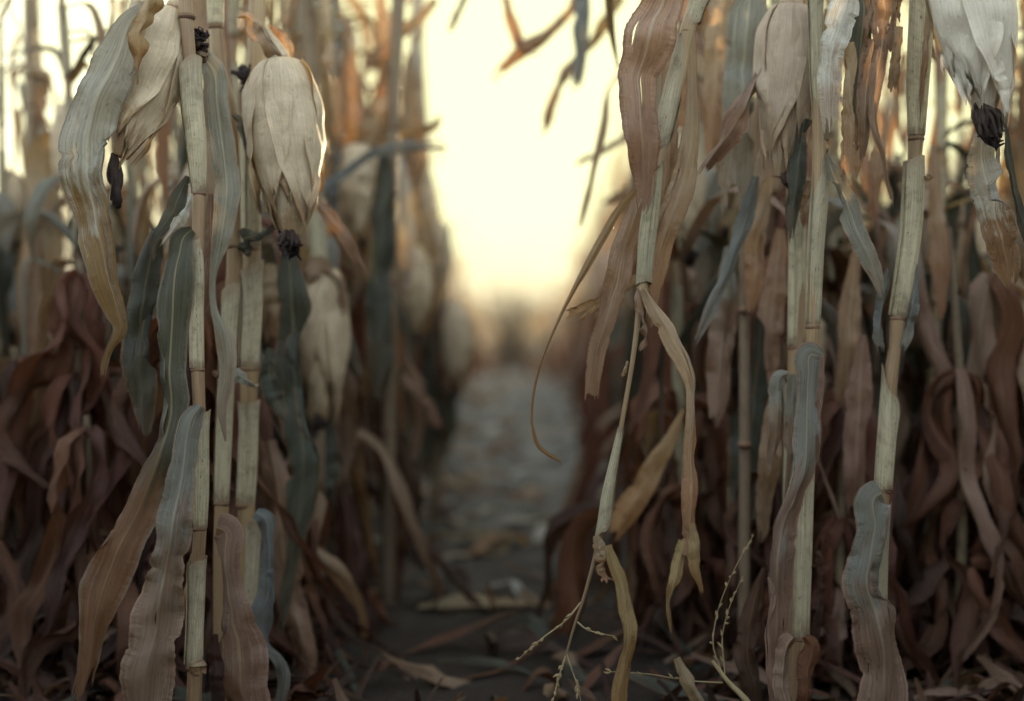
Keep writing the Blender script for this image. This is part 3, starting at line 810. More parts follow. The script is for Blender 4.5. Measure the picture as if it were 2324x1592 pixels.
# ---- left: the stalk with the tilted ear
a = Plant('sharp corn plant left of the path with twisted grey-brown leaf and tilted pale ear', 445, 1.83)
a.stalk([(418, -30, 34), (424, 60, 32), (430, 130, 30), (452, 440, 30), (449, 560, 28), (449, 840, 30), (452, 925, 28), (454, 1200, 30), (450, 1260, 30), (443, 1500, 34), (440, 1600, 36)],
        [(425, 38, 40), (452, 440, 33), (449, 840, 33), (453, 1201, 33), (441, 1515, 40)], up=(-.03, .75, .05))
a.sheath([(430, 128, 46), (436, 230, 50), (447, 340, 44), (452, 437, 32)], a0=0.9, k=.96)
a.sheath([(440, 535, 32), (446, 600, 33), (446, 720, 33), (448, 835, 32)], a0=2.6)
a.sheath([(453, 930, 40), (456, 1010, 36), (456, 1110, 36), (454, 1197, 32)], a0=1.0)
a.sheath([(449, 1262, 34), (446, 1340, 38), (443, 1420, 38), (440, 1508, 40)], a0=1.6)
a.leaf('greybrown', [(345, 10, 22, 10), (300, 45, 50, 5), (268, 120, 96), (226, 220, 126, 8), (198, 320, 140, 0), (198, 410, 138, -8), (212, 500, 104, -18), (232, 570, 92, 10), (248, 640, 86, 20), (268, 705, 64, 5), (275, 745, 38), (250, 795, 18, 40), (235, 835, 16, 10), (231, 866, 14)],
       dd=-.05, fold=20, curl=-.12, ruf=.035, nv=150, nu=18, rag=.05, pleat=.12, crumple=.55, label='large grey leaf turning brown towards its twisted tip')
a.leaf('ochre', [(345, -30, 40), (330, 30, 46, 20), (320, 90, 36, 35), (314, 140, 24, 20), (311, 192, 4)], dd=-.09, fold=50, ruf=.02, rag=0)
a.leaf('huskwhite', [(318, -60, 40), (312, 20, 44), (306, 70, 30)], dd=-.03, fold=20, rag=0)
a.leaf('grey', [(462, 128, 40), (484, 160, 58), (490, 230, 62), (503, 330, 60), (511, 450, 54), (502, 545, 46, 15), (486, 640, 20, 60), (490, 700, 26, 70), (512, 770, 44, 30), (514, 850, 40), (504, 930, 24), (512, 1002, 4)],
       dd=.03, fold=14, ruf=.05, nv=120, rag=0, label='long grey-green leaf with a pinkish twisted lower end')
a.leaf('darkbrown', [(436, 522, 26, 30), (420, 535, 44, 20), (408, 580, 60), (398, 660, 76), (392, 740, 78), (388, 830, 80), (386, 910, 84), (372, 990, 82), (342, 1070, 90), (308, 1150, 98), (272, 1250, 106), (236, 1340, 102), (214, 1420, 62, 20), (204, 1500, 46, 30), (178, 1600, 44)],
       dd=-.02, fold=16, curl=-.1, ruf=.075, nv=160, nu=18, label='long drooping leaf, dark green above and brown below')
a.leaf('dark', [(352, 520, 22), (346, 550, 46), (334, 630, 66), (320, 720, 80), (314, 820, 78), (322, 920, 58), (330, 1000, 18)], dd=.13, fold=20, ruf=.04)
a.leaf('palegrey', [(434, 440, 8), (416, 485, 26, 20), (386, 532, 16), (360, 562, 3)], dd=-.02, fold=30, ruf=.03)
a.leaf('dark', [(425, 400, 14), (405, 450, 40), (378, 500, 45), (352, 540, 22), (345, 600, 14)], dd=.05, fold=20, ruf=.03)
a.leaf('greypink', [(455, 922, 34, 10), (438, 945, 54), (424, 990, 56), (414, 1060, 58), (402, 1130, 72), (390, 1210, 88), (374, 1300, 104), (358, 1400, 112), (346, 1480, 108), (330, 1560, 122), (316, 1650, 120), (300, 1760, 90), (296, 1830, 40)],
       dd=-.06, fold=20, curl=-.1, ruf=.09, nv=170, nu=20, rag=0, slits=4, tearlen=.12, edgew=.11, label='grey leaf with crinkled torn pink edges')
a.leaf('tan', [(448, 1500, 30, 20), (450, 1520, 44, 10), (462, 1535, 20)], dd=-.05, fold=10, ruf=.1, rag=.4, nv=30)
a.leaf('tan', [(440, 1258, 14), (432, 1300, 22), (426, 1380, 24), (430, 1440, 10)], dd=.01, fold=20, ruf=.05)
a.leaf('pink', [(478, 440, 10), (478, 500, 36), (478, 560, 40), (470, 640, 26), (462, 720, 12)], dd=.06, fold=12, ruf=.03)
a.ear((392, 28), (272, 362), 136, dd=.03, mat='husk', silk=(258, 352, 266, 478, 6), shank=[(425, -20, 24), (408, -5, 34), (395, 30, 50)], tilt=-.03, seed=4, label='pale ear tilted behind the grey leaf')
# ---- the orange-tan stalk just behind it
b = Plant('slender orange-tan corn stalk standing between two paler stalks left of the path', 510, 1.98)
b.stalk([(488, -30, 38), (490, 60, 32), (503, 175, 34), (518, 245, 34), (526, 350, 32), (530, 560, 30), (518, 800, 30), (508, 1000, 32), (503, 1140, 32), (502, 1210, 34), (500, 1600, 36)],
        [(490, 62, 36), (528, 560, 34), (503, 1143, 36)], up=(-.02, .7, .03))
b.sheath([(487, -40, 38), (489, 57, 33)], flare=0)
b.sheath([(526, 640, 34), (518, 780, 36), (508, 1000, 36), (503, 1138, 34)], a0=1.2)
b.leaf('pink', [(490, 1200, 60, -10), (508, 1206, 72), (511, 1250, 68), (516, 1320, 68), (527, 1400, 92), (541, 1480, 112), (552, 1600, 124), (560, 1700, 90), (562, 1800, 20)], dd=-.12, fold=16, curl=.12, ruf=.06, nv=120, nu=18, label='broad pink leaf with a pale midrib')
b.leaf('reddark', [(490, 1440, 10), (486, 1480, 28), (492, 1560, 36), (490, 1640, 30)], dd=-.13, fold=24, ruf=.05)
b.leaf('blue', [(556, 340, 3), (549, 300, 14), (537, 270, 18, 30), (524, 258, 6)], dd=-.04, fold=30, ruf=.02, nv=40)
b.leaf('brown', [(522, 860, 12), (500, 850, 20), (480, 846, 12)], dd=-.05, fold=20, nv=30)
b.leaf('grey', [(516, 858, 12), (535, 850, 32, 30), (558, 860, 24, 50), (585, 880, 14)], dd=-.05, fold=40, ruf=.03, nv=40)
b.ear((470, 132), (432, 118), 26, dd=-.12, mat='tan', silk=(432, 112, 446, 76, 17), seed=12, sheets=3)
# ---- the stalk that carries the upright-hanging ear
c = Plant('pale corn stalk left of the path carrying a big straight hanging husked ear', 565, 2.03)
c.stalk([(585, -30, 38), (578, 200, 40), (572, 400, 40), (572, 560, 40), (566, 840, 42), (564, 920, 36), (560, 1140, 38), (558, 1200, 40), (556, 1600, 46)],
        [(570, 566, 44), (566, 838, 46), (556, 1147, 44)], up=(.02, .7, .03))
c.sheath([(571, 590, 44), (572, 690, 46), (568, 780, 46), (566, 832, 44)], a0=1.5, flare=.2)
c.sheath([(567, 905, 40), (565, 1000, 42), (562, 1080, 42), (558, 1142, 40)], a0=2.4, flare=.3)
c.sheath([(575, 1170, 38), (566, 1300, 44), (560, 1450, 46), (558, 1600, 46)], a0=1.0, flare=.3)
c.sheath([(578, 180, 40), (572, 300, 42), (571, 440, 42), (571, 560, 42)], a0=2.0, flare=.2)
c.ear((634, 142), (664, 545), 142, dd=-.08, mat='husk', silk=(656, 518, 662, 578, 16), shank=[(592, 60, 16), (622, 100, 30), (634, 150, 74)], tilt=-.02, seed=9, sheets=11, label='big pale husked ear hanging straight down')
c.ear((590, 178), (566, 170), 24, dd=.0, mat='tan', silk=(572, 172, 556, 176, 15), seed=3, sheets=3)
c.leaf('brown', [(538, 40, 6, -20), (556, 36, 22), (582, 56, 52, 30), (612, 96, 44, 40), (640, 130, 40, 20), (660, 170, 12)], dd=-.10, fold=40, ruf=.04)
c.leaf('tan', [(650, 150, 10), (655, 120, 22), (628, 70, 20), (600, 52, 10)], dd=-.06, fold=30, ruf=.03, nv=40)
c.leaf('dark', [(552, 545, 40), (580, 530, 46, 50), (620, 505, 26, 60), (650, 480, 6)], dd=-.06, fold=30, ruf=.04, nv=50)
c.leaf('dark', [(562, 560, 20), (553, 560, 38, -30), (566, 585, 18, -40)], dd=-.06, fold=20, nv=30)
c.leaf('blue', [(580, 1163, 26, 20), (600, 1175, 40, 10), (608, 1230, 46), (606, 1330, 54), (600, 1420, 48, 20), (610, 1465, 30, 60), (634, 1490, 34, 50), (642, 1530, 30), (630, 1610, 26), (620, 1680, 8)], dd=-.07, fold=28, ruf=.05, nv=110, label='rolled dark blue-grey leaf')
c.leaf('dark', [(655, 575, 38), (660, 640, 66), (664, 740, 88), (664, 840, 90), (672, 940, 78), (690, 1040, 82), (684, 1130, 76), (670, 1230, 40), (640, 1400, 26), (636, 1460, 6)], dd=.12, fold=18, ruf=.04, nv=100, label='broad dark green leaf hanging below the ear')
c.leaf('dark', [(610, 790, 20), (612, 850, 46), (630, 920, 40), (655, 960, 12)], dd=.06, fold=18, ruf=.03)
c.leaf('pink', [(612, 1000, 30), (626, 1080, 54), (640, 1180, 70), (650, 1290, 76), (676, 1400, 90), (700, 1500, 96), (712, 1640, 60)], dd=.16, fold=18, ruf=.05)
c.leaf('pink', [(700, 450, 10), (715, 460, 24), (748, 490, 30, 20), (786, 545, 26), (812, 590, 22), (838, 628, 6)], dd=.1, fold=26, ruf=.03)

# ---- the snapped corn top that hangs upside down over the path
s_ = Plant('snapped corn top hanging upside down at the right path edge, thin tassel lowest', 1690, 1.80)
s_.stalk([(1600, -60, 40), (1584, 0, 38), (1560, 70, 34), (1540, 180, 30), (1494, 352, 30), (1478, 440, 32), (1466, 540, 30), (1458, 648, 26), (1452, 690, 17), (1440, 790, 12), (1410, 968, 11), (1388, 1090, 11), (1356, 1240, 10), (1324, 1360, 7), (1300, 1432, 6), (1284, 1490, 5)],
         [(1559, 72, 34), (1494, 356, 26), (1409, 973, 12)], ground=False)
s_.sheath([(1494, 350, 25), (1512, 270, 40), (1536, 160, 36), (1556, 80, 30)], flare=.5, a0=1.0)
s_.sheath([(1459, 652, 28), (1466, 560, 38), (1480, 450, 36), (1493, 362, 24)], flare=.3, a0=2.3)
s_.sheath([(1565, 62, 28), (1578, 20, 38), (1600, -40, 48), (1610, -90, 48)], flare=.3, a0=1.2)
s_.sheath([(1364, 1226, 24), (1378, 1130, 27), (1393, 1050, 20), (1409, 972, 14)], flare=.3, a0=.9, mouth=.3)
mb = MB()
jn = [P(1600, -60, 1.80), P(1625, -150, 1.82), P(1660, -200, 1.90), P(1688, -120, 2.06), P(1690, 60, 2.14), P(1689, 500, 2.18), P(1690, 1100, 2.18)]
rt = jn[-1].copy(); rt[2] = -.02
tube(mb, [(*q, .0085) for q in jn] + [(*rt, .010)], 'dull', n=12, nv=80)
for yy in (330, 705, 1010): tube(mb, [(*P(1690, yy - 8, 2.17), .0085), (*P(1690, yy, 2.17), .0108), (*P(1690, yy + 8, 2.17), .0085)], 'joint', n=12, nv=6)
mb.build('stalk', s_.root)
s_.leaf('brown', [(1530, -60, 90), (1507, 0, 104), (1472, 80, 116), (1455, 150, 100), (1450, 230, 92), (1456, 310, 82), (1462, 380, 62), (1462, 440, 44), (1455, 500, 14)], dd=-.04, fold=20, curl=-.14, ruf=.04, nv=130, nu=18, slits=3, pleat=.2, tearlen=.18, label='broad brown leaf with a pale midrib')
s_.leaf('brown', [(1480, 395, 26), (1462, 440, 46), (1438, 500, 50), (1414, 580, 56), (1396, 650, 58), (1374, 730, 46), (1355, 800, 42), (1346, 860, 36), (1342, 912, 33)], dd=.03, fold=10, ruf=.02, nv=110, rag=.06, label='narrow brown leaf with a torn square end')
s_.leaf('ochre', [(1448, 628, 18, 20), (1400, 668, 22, 10), (1358, 694, 34), (1312, 724, 60), (1276, 745, 66)], dd=.05, fold=14, ruf=.04, rag=.6, nu=16, nv=50, label='short brown leaf with a ragged fan-shaped end')
s_.leaf('ochre', [(1492, 375, 10), (1455, 420, 16, 20), (1415, 465, 17, 30), (1370, 535, 20), (1332, 605, 19), (1306, 652, 12), (1262, 740, 7), (1226, 830, 6), (1209, 910, 5.5), (1209, 970, 5.5), (1224, 1015, 8), (1250, 1035, 8), (1273, 1049, 3)], dd=-.01, fold=30, ruf=.02, nv=140, nu=8, rag=0, flap=0, crumple=.3, edgew=.02, label='thread-thin leaf curling at its end')
s_.leaf('tan', [(1566, 70, 26), (1570, 140, 28), (1572, 220, 30), (1566, 320, 42), (1548, 410, 56), (1522, 490, 62), (1503, 560, 56), (1490, 620, 46), (1482, 690, 28), (1472, 750, 16), (1458, 795, 4)], dd=.04, fold=22, ruf=.05, nv=120)
s_.leaf('brown', [(1530, 80, 10), (1524, 140, 40), (1524, 230, 46), (1520, 330, 40), (1512, 430, 40), (1500, 520, 30), (1490, 560, 8)], dd=.09, fold=16, ruf=.04)
s_.leaf('brown', [(1448, 655, 10), (1454, 690, 22, 20), (1464, 730, 24, 50), (1466, 770, 22, 10), (1450, 800, 5)], dd=-.02, fold=40, ruf=.04, nv=60)
s_.leaf('tan', [(1462, 655, 26), (1480, 690, 34), (1503, 730, 36), (1530, 780, 38), (1556, 830, 38), (1570, 880, 34), (1574, 950, 32), (1570, 1040, 36), (1570, 1120, 46), (1566, 1180, 44), (1558, 1240, 34), (1552, 1260, 26)], dd=-.03, fold=38, curl=.1, ruf=.025, nv=140, rag=0, label='folded straw-coloured leaf bent outwards and hanging')
s_.leaf('ochre', [(1556, 1230, 30), (1545, 1265, 30), (1528, 1320, 26), (1517, 1380, 12), (1522, 1425, 7), (1526, 1458, 2)], dd=-.03, fold=24, ruf=.03, nv=60)
s_.leaf('ochre', [(1566, 1190, 30), (1574, 1240, 28), (1580, 1300, 24), (1592, 1340, 10), (1595, 1358, 2)], dd=-.035, fold=24, ruf=.03, nv=50)
s_.leaf('tan', [(1355, 1216, 16), (1362, 1250, 24), (1372, 1290, 24), (1380, 1327, 20)], dd=-.02, fold=50, ruf=.02, nv=40, rag=.1)
s_.leaf('ochre', [(1380, 1238, 16), (1395, 1285, 26), (1412, 1330, 32), (1421, 1400, 38), (1422, 1480, 38), (1412, 1560, 36), (1400, 1640, 26), (1396, 1690, 6)], dd=-.03, fold=28, curl=.1, ruf=.03, nv=110, label='ochre leaf hanging beside the tassel')
s_.leaf('tan', [(1425, 820, 5), (1418, 840, 10), (1412, 858, 8)], dd=-.01, fold=30, nv=20, nu=6)
s_.tassel([(12, (1318, 1368), (1285, 1408), (1240, 1442), (1205, 1470), (1180, 1494)), (6, (1310, 1412), (1330, 1428), (1360, 1438), (1396, 1444)), (9, (1286, 1485), (1296, 1515), (1310, 1555), (1320, 1600)), (16, (1284, 1488), (1272, 1525), (1260, 1570), (1252, 1610))])

# ---- right: the plant with the wide grey-green blade and the pinkish hanging ear
e = Plant('corn plant right of the path with a wide torn grey-green blade and hanging ear', 1800, 1.98)
e.stalk([(1800, -40, 36), (1796, 200, 36), (1800, 420, 34), (1808, 520, 34), (1807, 787, 36), (1800, 900, 30), (1796, 1200, 36), (1796, 1600, 40)], [(1806, 790, 38), (1796, 1190, 38)], up=(.0, .7, .05))
e.sheath([(1797, 430, 34), (1808, 520, 36), (1809, 650, 38), (1807, 784, 37)], a0=2.0)
e.sheath([(1798, 860, 34), (1797, 1000, 38), (1796, 1185, 38)], a0=1.0)
e.leaf('grey', [(1706, -40, 80), (1697, 40, 88), (1690, 130, 88), (1684, 230, 88), (1676, 330, 84), (1670, 430, 76), (1668, 500, 50)], dd=.05, fold=8, ruf=.03, rag=.18, nu=18, nv=90, slits=2, label='wide flat grey-green leaf torn off short')
e.leaf('blue', [(1716, 400, 12), (1702, 470, 34, 20), (1676, 550, 36), (1640, 640, 30), (1606, 720, 22), (1572, 792, 4)], dd=.04, fold=34, ruf=.03)
e.leaf('pink', [(1758, 30, 10), (1750, 80, 20), (1728, 160, 34), (1690, 240, 42), (1644, 315, 52, -15), (1606, 370, 34), (1578, 412, 6)], dd=-.08, fold=44, curl=.1, ruf=.04, nv=90, label='pinkish leaf folded along its length and slanting down')
e.ear((1795, 15), (1768, 408), 114, dd=-.06, mat='huskpink', silk=(1776, 390, 1800, 420, 8), shank=[(1798, -60, 30), (1796, 0, 50), (1795, 40, 70)], seed=21, sheets=9, label='tan ear hanging between the stalks')
e.leaf('dark', [(1820, 300, 20), (1826, 268, 40, 40), (1816, 330, 40), (1808, 420, 36), (1800, 500, 30), (1794, 560, 8)], dd=-.09, fold=34, ruf=.05)
e.leaf('brown', [(1838, 410, 20), (1826, 480, 26), (1830, 520, 12)], dd=-.05, fold=24, nv=40)
e.leaf('greypink', [(1790, 848, 10), (1776, 852, 28), (1768, 900, 42), (1762, 960, 34, 20), (1754, 1030, 24, 30), (1745, 1090, 8)], dd=-.05, fold=28, ruf=.05)
e.leaf('greypink', [(1800, 850, 14), (1800, 900, 36), (1798, 960, 32, 20), (1790, 1050, 26), (1780, 1140, 10)], dd=-.06, fold=28, ruf=.05)
e.leaf('dark', [(1730, 700, 20), (1722, 800, 56), (1712, 900, 84), (1700, 1020, 96), (1690, 1120, 84), (1680, 1230, 40)], dd=.22, fold=14, ruf=.03)
e.leaf('reddark', [(1735, 1290, 10), (1716, 1350, 30), (1702, 1420, 52), (1698, 1500, 56), (1716, 1590, 54), (1730, 1700, 30)], dd=-.04, fold=24, ruf=.09, label='dark red-brown leaf with ruffled edges')
e.leaf('tan', [(1752, 380, 14), (1740, 450, 44), (1722, 540, 52), (1712, 640, 44), (1704, 720, 12)], dd=.12, fold=20, ruf=.05)
e.leaf('brown', [(1772, 520, 20), (1764, 610, 54), (1752, 720, 62), (1746, 820, 50), (1748, 900, 16)], dd=.16, fold=18, ruf=.05)
e.leaf('tan', [(1640, -40, 40), (1634, 80, 62), (1624, 200, 60), (1618, 320, 44), (1612, 400, 12)], dd=.22, fold=18, ruf=.04)
e.leaf('greypink', [(1652, 560, 16), (1650, 660, 50), (1638, 780, 64), (1630, 900, 50), (1620, 980, 12)], dd=.2, fold=20, ruf=.05)
e.leaf('ochre', [(1880, 20, 14), (1876, 120, 34), (1872, 240, 36), (1876, 340, 14)], dd=.06, fold=24)
e.leaf('brown', [(1760, 880, 16), (1752, 960, 40), (1744, 1060, 50), (1736, 1160, 40), (1728, 1240, 10)], dd=.08, fold=24, ruf=.06)
# ---- the straw stalk with the long pink-tipped leaf
g = Plant('straw-coloured corn stalk right of the path with a long grey leaf turning pink', 1835, 1.86)
g.stalk([(1852, -40, 30), (1854, 150, 30), (1860, 300, 32), (1858, 440, 34), (1848, 600, 34), (1844, 740, 32), (1843, 800, 28), (1836, 900, 32), (1830, 1080, 34), (1822, 1300, 36), (1817, 1448, 36), (1812, 1600, 38)],
        [(1844, 743, 34), (1817, 1450, 38), (1842, 798, 30)], up=(.0, .7, .03))
g.sheath([(1872, 330, 22), (1862, 430, 36), (1851, 580, 36), (1845, 736, 33)], a0=1.5)
g.sheath([(1842, 806, 34), (1834, 960, 37), (1826, 1180, 38), (1818, 1444, 38)], a0=2.2, flare=.4)
g.sheath([(1852, -60, 30), (1853, 60, 32), (1858, 200, 34), (1866, 320, 30)], a0=1.2, flare=.1)
g.leaf('greypink', [(1868, 812, 20, 20), (1840, 806, 66), (1836, 850, 58), (1832, 920, 52), (1830, 1000, 62), (1820, 1070, 66), (1800, 1120, 70), (1778, 1180, 88), (1766, 1240, 96), (1766, 1310, 84), (1766, 1390, 66), (1764, 1460, 58), (1768, 1560, 50), (1776, 1640, 40), (1780, 1720, 10)],
       dd=-.05, fold=20, curl=-.1, ruf=.05, nv=160, nu=18, label='long leaf, blue-grey at the collar and pink below')
g.leaf('pink', [(1868, 806, 8), (1868, 850, 20, 40), (1864, 930, 22, 30), (1858, 1000, 12), (1852, 1060, 3)], dd=-.055, fold=30, ruf=.05, nv=60)
g.leaf('pink', [(1800, 1446, 24), (1788, 1460, 40), (1780, 1520, 44), (1782, 1620, 40), (1786, 1740, 14)], dd=-.06, fold=30, ruf=.08)
g.leaf('red', [(1826, 1446, 18), (1838, 1458, 34), (1834, 1530, 40), (1826, 1640, 40), (1826, 1740, 12)], dd=-.05, fold=30, ruf=.06)
g.leaf('reddark', [(1850, 1255, 10), (1862, 1262, 30, 30), (1862, 1320, 26), (1856, 1400, 24), (1850, 1480, 8)], dd=.05, fold=34, ruf=.06)
g.leaf('grey', [(1876, 352, 8), (1890, 396, 34), (1914, 440, 46), (1944, 515, 54), (1974, 590, 44), (1996, 650, 22), (2002, 684, 4)], dd=-.02, fold=16, ruf=.03, nv=90, slits=2, label='grey leaf slanting down to the right')
g.leaf('palegrey', [(1938, -60, 60), (1922, 0, 72), (1902, 70, 64), (1888, 140, 52), (1882, 210, 50), (1886, 280, 40), (1884, 308, 28)], dd=-.07, fold=22, ruf=.04, rag=.12, nv=90, label='pale grey leaf curving down from above')
g.leaf('tan', [(1928, 96, 22), (1934, 150, 28), (1928, 205, 28), (1930, 260, 38), (1932, 320, 44), (1930, 380, 46), (1928, 412, 38)], dd=-.06, fold=20, ruf=.05, rag=.10, nv=80, label='short tan leaf with a pale square end')
g.leaf('dark', [(1962, -50, 60), (1958, 60, 62), (1950, 160, 60), (1944, 250, 48), (1936, 330, 30), (1920, 380, 8)], dd=.03, fold=14, ruf=.03)
g.leaf('brown', [(2014, -60, 84), (2010, 0, 88), (2004, 60, 86), (2000, 110, 84), (1998, 150, 80)], dd=-.02, fold=10, ruf=.02, rag=.5, nu=18, nv=60, slits=4, label='broad brown leaf torn into strips')
g.leaf('pink', [(1982, 90, 40), (1972, 170, 42), (1964, 250, 36), (1960, 320, 22), (1955, 386, 4)], dd=-.015, fold=24, ruf=.03, pleat=.25)
g.leaf('pink', [(2004, 90, 34), (1994, 150, 34), (1984, 220, 26), (1986, 290, 20, 30), (2004, 350, 11), (2016, 420, 10), (2034, 488, 3)], dd=-.02, fold=26, ruf=.03, nv=90)
g.leaf('brown', [(2040, 60, 22), (2034, 130, 24), (2026, 216, 28)], dd=-.02, fold=16, ruf=.02, rag=.12, nv=40)
# ---- the tall clean stalk at the right
h = Plant('tall clean straw stalk right of the others with a big folded pinkish leaf low down', 2020, 1.88)
h.stalk([(2092, -40, 40), (2086, 150, 40), (2080, 310, 36), (2077, 345, 32), (2068, 540, 38), (2052, 640, 38), (2038, 722, 36), (2031, 790, 28), (2022, 850, 32), (2008, 1060, 36), (2002, 1118, 34), (1994, 1300, 38), (1988, 1600, 40)],
        [(2079, 316, 38), (2038, 724, 38), (2003, 1116, 36)], up=(.03, .7, .02))
h.sheath([(2096, -60, 52), (2090, 60, 54), (2083, 190, 50), (2080, 308, 38)], a0=2.9, gap=.9)
h.sheath([(2076, 352, 34), (2074, 430, 46), (2066, 540, 46), (2052, 640, 44), (2038, 719, 40)], a0=1.4, flare=.2)
h.sheath([(2026, 826, 38), (2020, 900, 42), (2011, 1000, 40), (2003, 1110, 38)], a0=4.2, flare=.9, mouth=.42, gap=.25)
h.sheath([(2000, 1126, 38), (1994, 1250, 44), (1988, 1500, 46), (1986, 1640, 46)], a0=2.0)
h.leaf('blue', [(2016, 608, 6), (2008, 660, 26, 30), (2001, 720, 30, 30), (1998, 770, 26, 20), (2004, 808, 8)], dd=.0, fold=30, ruf=.06, nv=60)
h.leaf('blue', [(2078, 600, 8), (2073, 660, 20, -40), (2070, 700, 30, -30), (2058, 750, 34, -20), (2044, 800, 12)], dd=-.01, fold=30, ruf=.08, nv=60)
h.leaf('greypink', [(2002, 1120, 62), (1990, 1126, 72), (1986, 1200, 84), (1977, 1270, 96), (1968, 1330, 104), (1984, 1400, 116), (2004, 1480, 122), (2008, 1550, 114), (1998, 1640, 100), (1990, 1740, 50), (1988, 1800, 10)], dd=-.055, fold=20, curl=-.12, ruf=.05, nv=150, nu=26, flap=(1, .04, .46, .42), label='big pinkish-grey leaf folded along its right side')
h.leaf('tan', [(2098, 400, 8), (2108, 404, 16), (2122, 402, 4)], dd=-.01, fold=40, nv=20, ruf=.1)
h.leaf('dark', [(2124, -20, 30), (2122, 60, 34), (2132, 120, 40), (2138, 160, 14)], dd=.05, fold=10, rag=.4, nv=40)
h.leaf('tan', [(2098, -60, 20), (2104, 60, 16), (2096, 180, 12), (2086, 290, 8)], dd=-.02, fold=40, ruf=.02)
h.leaf('brown', [(1944, 560, 16), (1936, 660, 40), (1926, 780, 52), (1916, 900, 44), (1912, 1000, 12)], dd=.3, fold=20, ruf=.05)
h.leaf('tan', [(2116, 330, 12), (2126, 420, 36), (2130, 540, 44), (2136, 650, 34), (2140, 730, 8)], dd=.34, fold=20, ruf=.05)
h.leaf('pink', [(1960, 760, 16), (1954, 860, 50), (1946, 980, 60), (1940, 1100, 44), (1936, 1200, 10)], dd=.26, fold=20, ruf=.05)
h.leaf('tan', [(1990, 230, 10), (1996, 320, 30), (1986, 420, 34), (1990, 520, 14)], dd=.28, fold=26)
# ---- the plant at the right frame edge
k_ = Plant('corn plant at the right edge with a large whitish ear and dark silk', 2400, 1.80)
k_.stalk([(2330, -200, 36), (2380, 200, 38), (2400, 700, 40), (2405, 1200, 42), (2410, 1600, 44)], [(2384, 260, 42), (2401, 760, 44), (2405, 1250, 46)], up=(-.02, .45, .03))
k_.ear((2180, -170), (2240, 262), 164, dd=-.05, mat='huskwhite', silk=(2226, 236, 2262, 328, 17), shank=[(2326, -190, 30, .05), (2250, -230, 36), (2186, -160, 60)], seed=33, sheets=9, label='large whitish ear with dark silk')
k_.leaf('greybrown', [(2226, 300, 30), (2232, 330, 76), (2240, 400, 88), (2258, 480, 80), (2276, 560, 72), (2290, 620, 56), (2292, 665, 8)], dd=.03, fold=12, ruf=.04, nv=90, nu=18, label='tan-grey leaf below the whitish ear')
k_.leaf('huskwhite', [(2262, 130, 30), (2278, 200, 26), (2286, 240, 14), (2292, 268, 3)], dd=-.09, fold=20, nv=40)
k_.leaf('dark', [(2280, 260, 8), (2290, 360, 24), (2310, 460, 26), (2340, 560, 24), (2360, 640, 8)], dd=.05, fold=24)
# ---- bits of a second broken tassel low on the right
t_ = Plant('thin broken corn tassel leaning low beside the pink leaf right of the path', 1650, 1.86, name='corn_tassel', cat='corn tassel')
mb = MB(); q = P(1700, 1600, 1.86); gq = q.copy(); gq[2] = -.01
tube(mb, [(*P(1617, 1500, 1.86), .0022), (*P(1650, 1545, 1.86), .003), (*q, .0045), (*gq, .006)], 'stem', n=8, nv=30); mb.build('stem', t_.root)
t_.tassel([(16, (1640, 1530), (1618, 1460), (1622, 1420), (1668, 1290), (1706, 1222)), (14, (1645, 1530), (1640, 1440), (1655, 1380), (1686, 1308)), (9, (1640, 1550), (1560, 1545), (1470, 1530), (1388, 1525))], r=.001)
t_.leaf('tan', [(1536, 1494, 16), (1552, 1530, 28), (1580, 1580, 36), (1610, 1640, 40), (1640, 1760, 20)], dd=-.02, fold=30, nv=50, rag=0)
# ---- softly blurred plants just behind the sharp ones
m = Plant('softly blurred corn plant with a plump tan ear just below the big husked ear', 715, 2.42)
m.stalk([(700, -40, 34), (712, 300, 34), (722, 600, 34), (720, 1000, 36), (716, 1600, 38)], [(716, 420, 38), (722, 840, 38), (718, 1240, 40)], up=(0, .3, .02), mat='dull')
m.sheath([(714, 440, 36), (722, 600, 38), (722, 830, 38)], flare=.1)
m.ear((736, 612), (730, 968), 100, mat='husk', silk=(728, 930, 716, 985, 9), shank=[(722, 640, 20), (726, 600, 26), (736, 620, 50)], seed=41, label='plump tan ear tapering to a pale tip')
m.leaf('brown', [(700, 640, 20), (720, 605, 40), (752, 622, 40), (776, 680, 20), (784, 720, 6)], dd=-.04, fold=36, ruf=.05)
m.leaf('dark', [(745, 640, 20), (768, 740, 40), (800, 820, 34), (828, 880, 14)], dd=.05, fold=24)
m.leaf('dark', [(740, 960, 40), (735, 1040, 66), (730, 1140, 80), (724, 1230, 50), (716, 1300, 10)], dd=.04, fold=16)
m.leaf('tan', [(614, 600, 30), (612, 640, 42), (620, 700, 44), (612, 780, 20)], dd=-.1, fold=24)
m.leaf('tan', [(728, 180, 20), (738, 100, 44), (742, 0, 50), (744, -60, 30)], dd=.05, fold=14)
m.leaf('grey', [(738, -40, 60), (748, 60, 62), (756, 130, 46), (766, 180, 10)], dd=-.05, fold=24)
m.leaf('reddark', [(770, 1100, 20), (790, 1200, 50), (800, 1330, 66), (830, 1450, 70), (860, 1600, 50)], dd=.1, fold=20, ruf=.07)
m.leaf('red', [(700, 1180, 20), (690, 1260, 50), (700, 1380, 66), (730, 1500, 70), (750, 1640, 40)], dd=.06, fold=20, ruf=.07)
n = Plant('blurred corn plant with long dark leaf and torn blade sticking out over the path', 888, 2.80)
n.stalk([(905, -40, 30), (896, 200, 30), (888, 430, 30), (884, 900, 32), (880, 1600, 34)], [(893, 290, 34), (886, 640, 34), (883, 980, 36)], up=(0, .3, .02), mat='dull')
n.leaf('dark', [(872, 340, 20), (872, 420, 50), (864, 560, 64), (860, 700, 66), (862, 820, 60), (868, 930, 26)], dd=-.04, fold=18, label='long dark green leaf with a pale midrib')
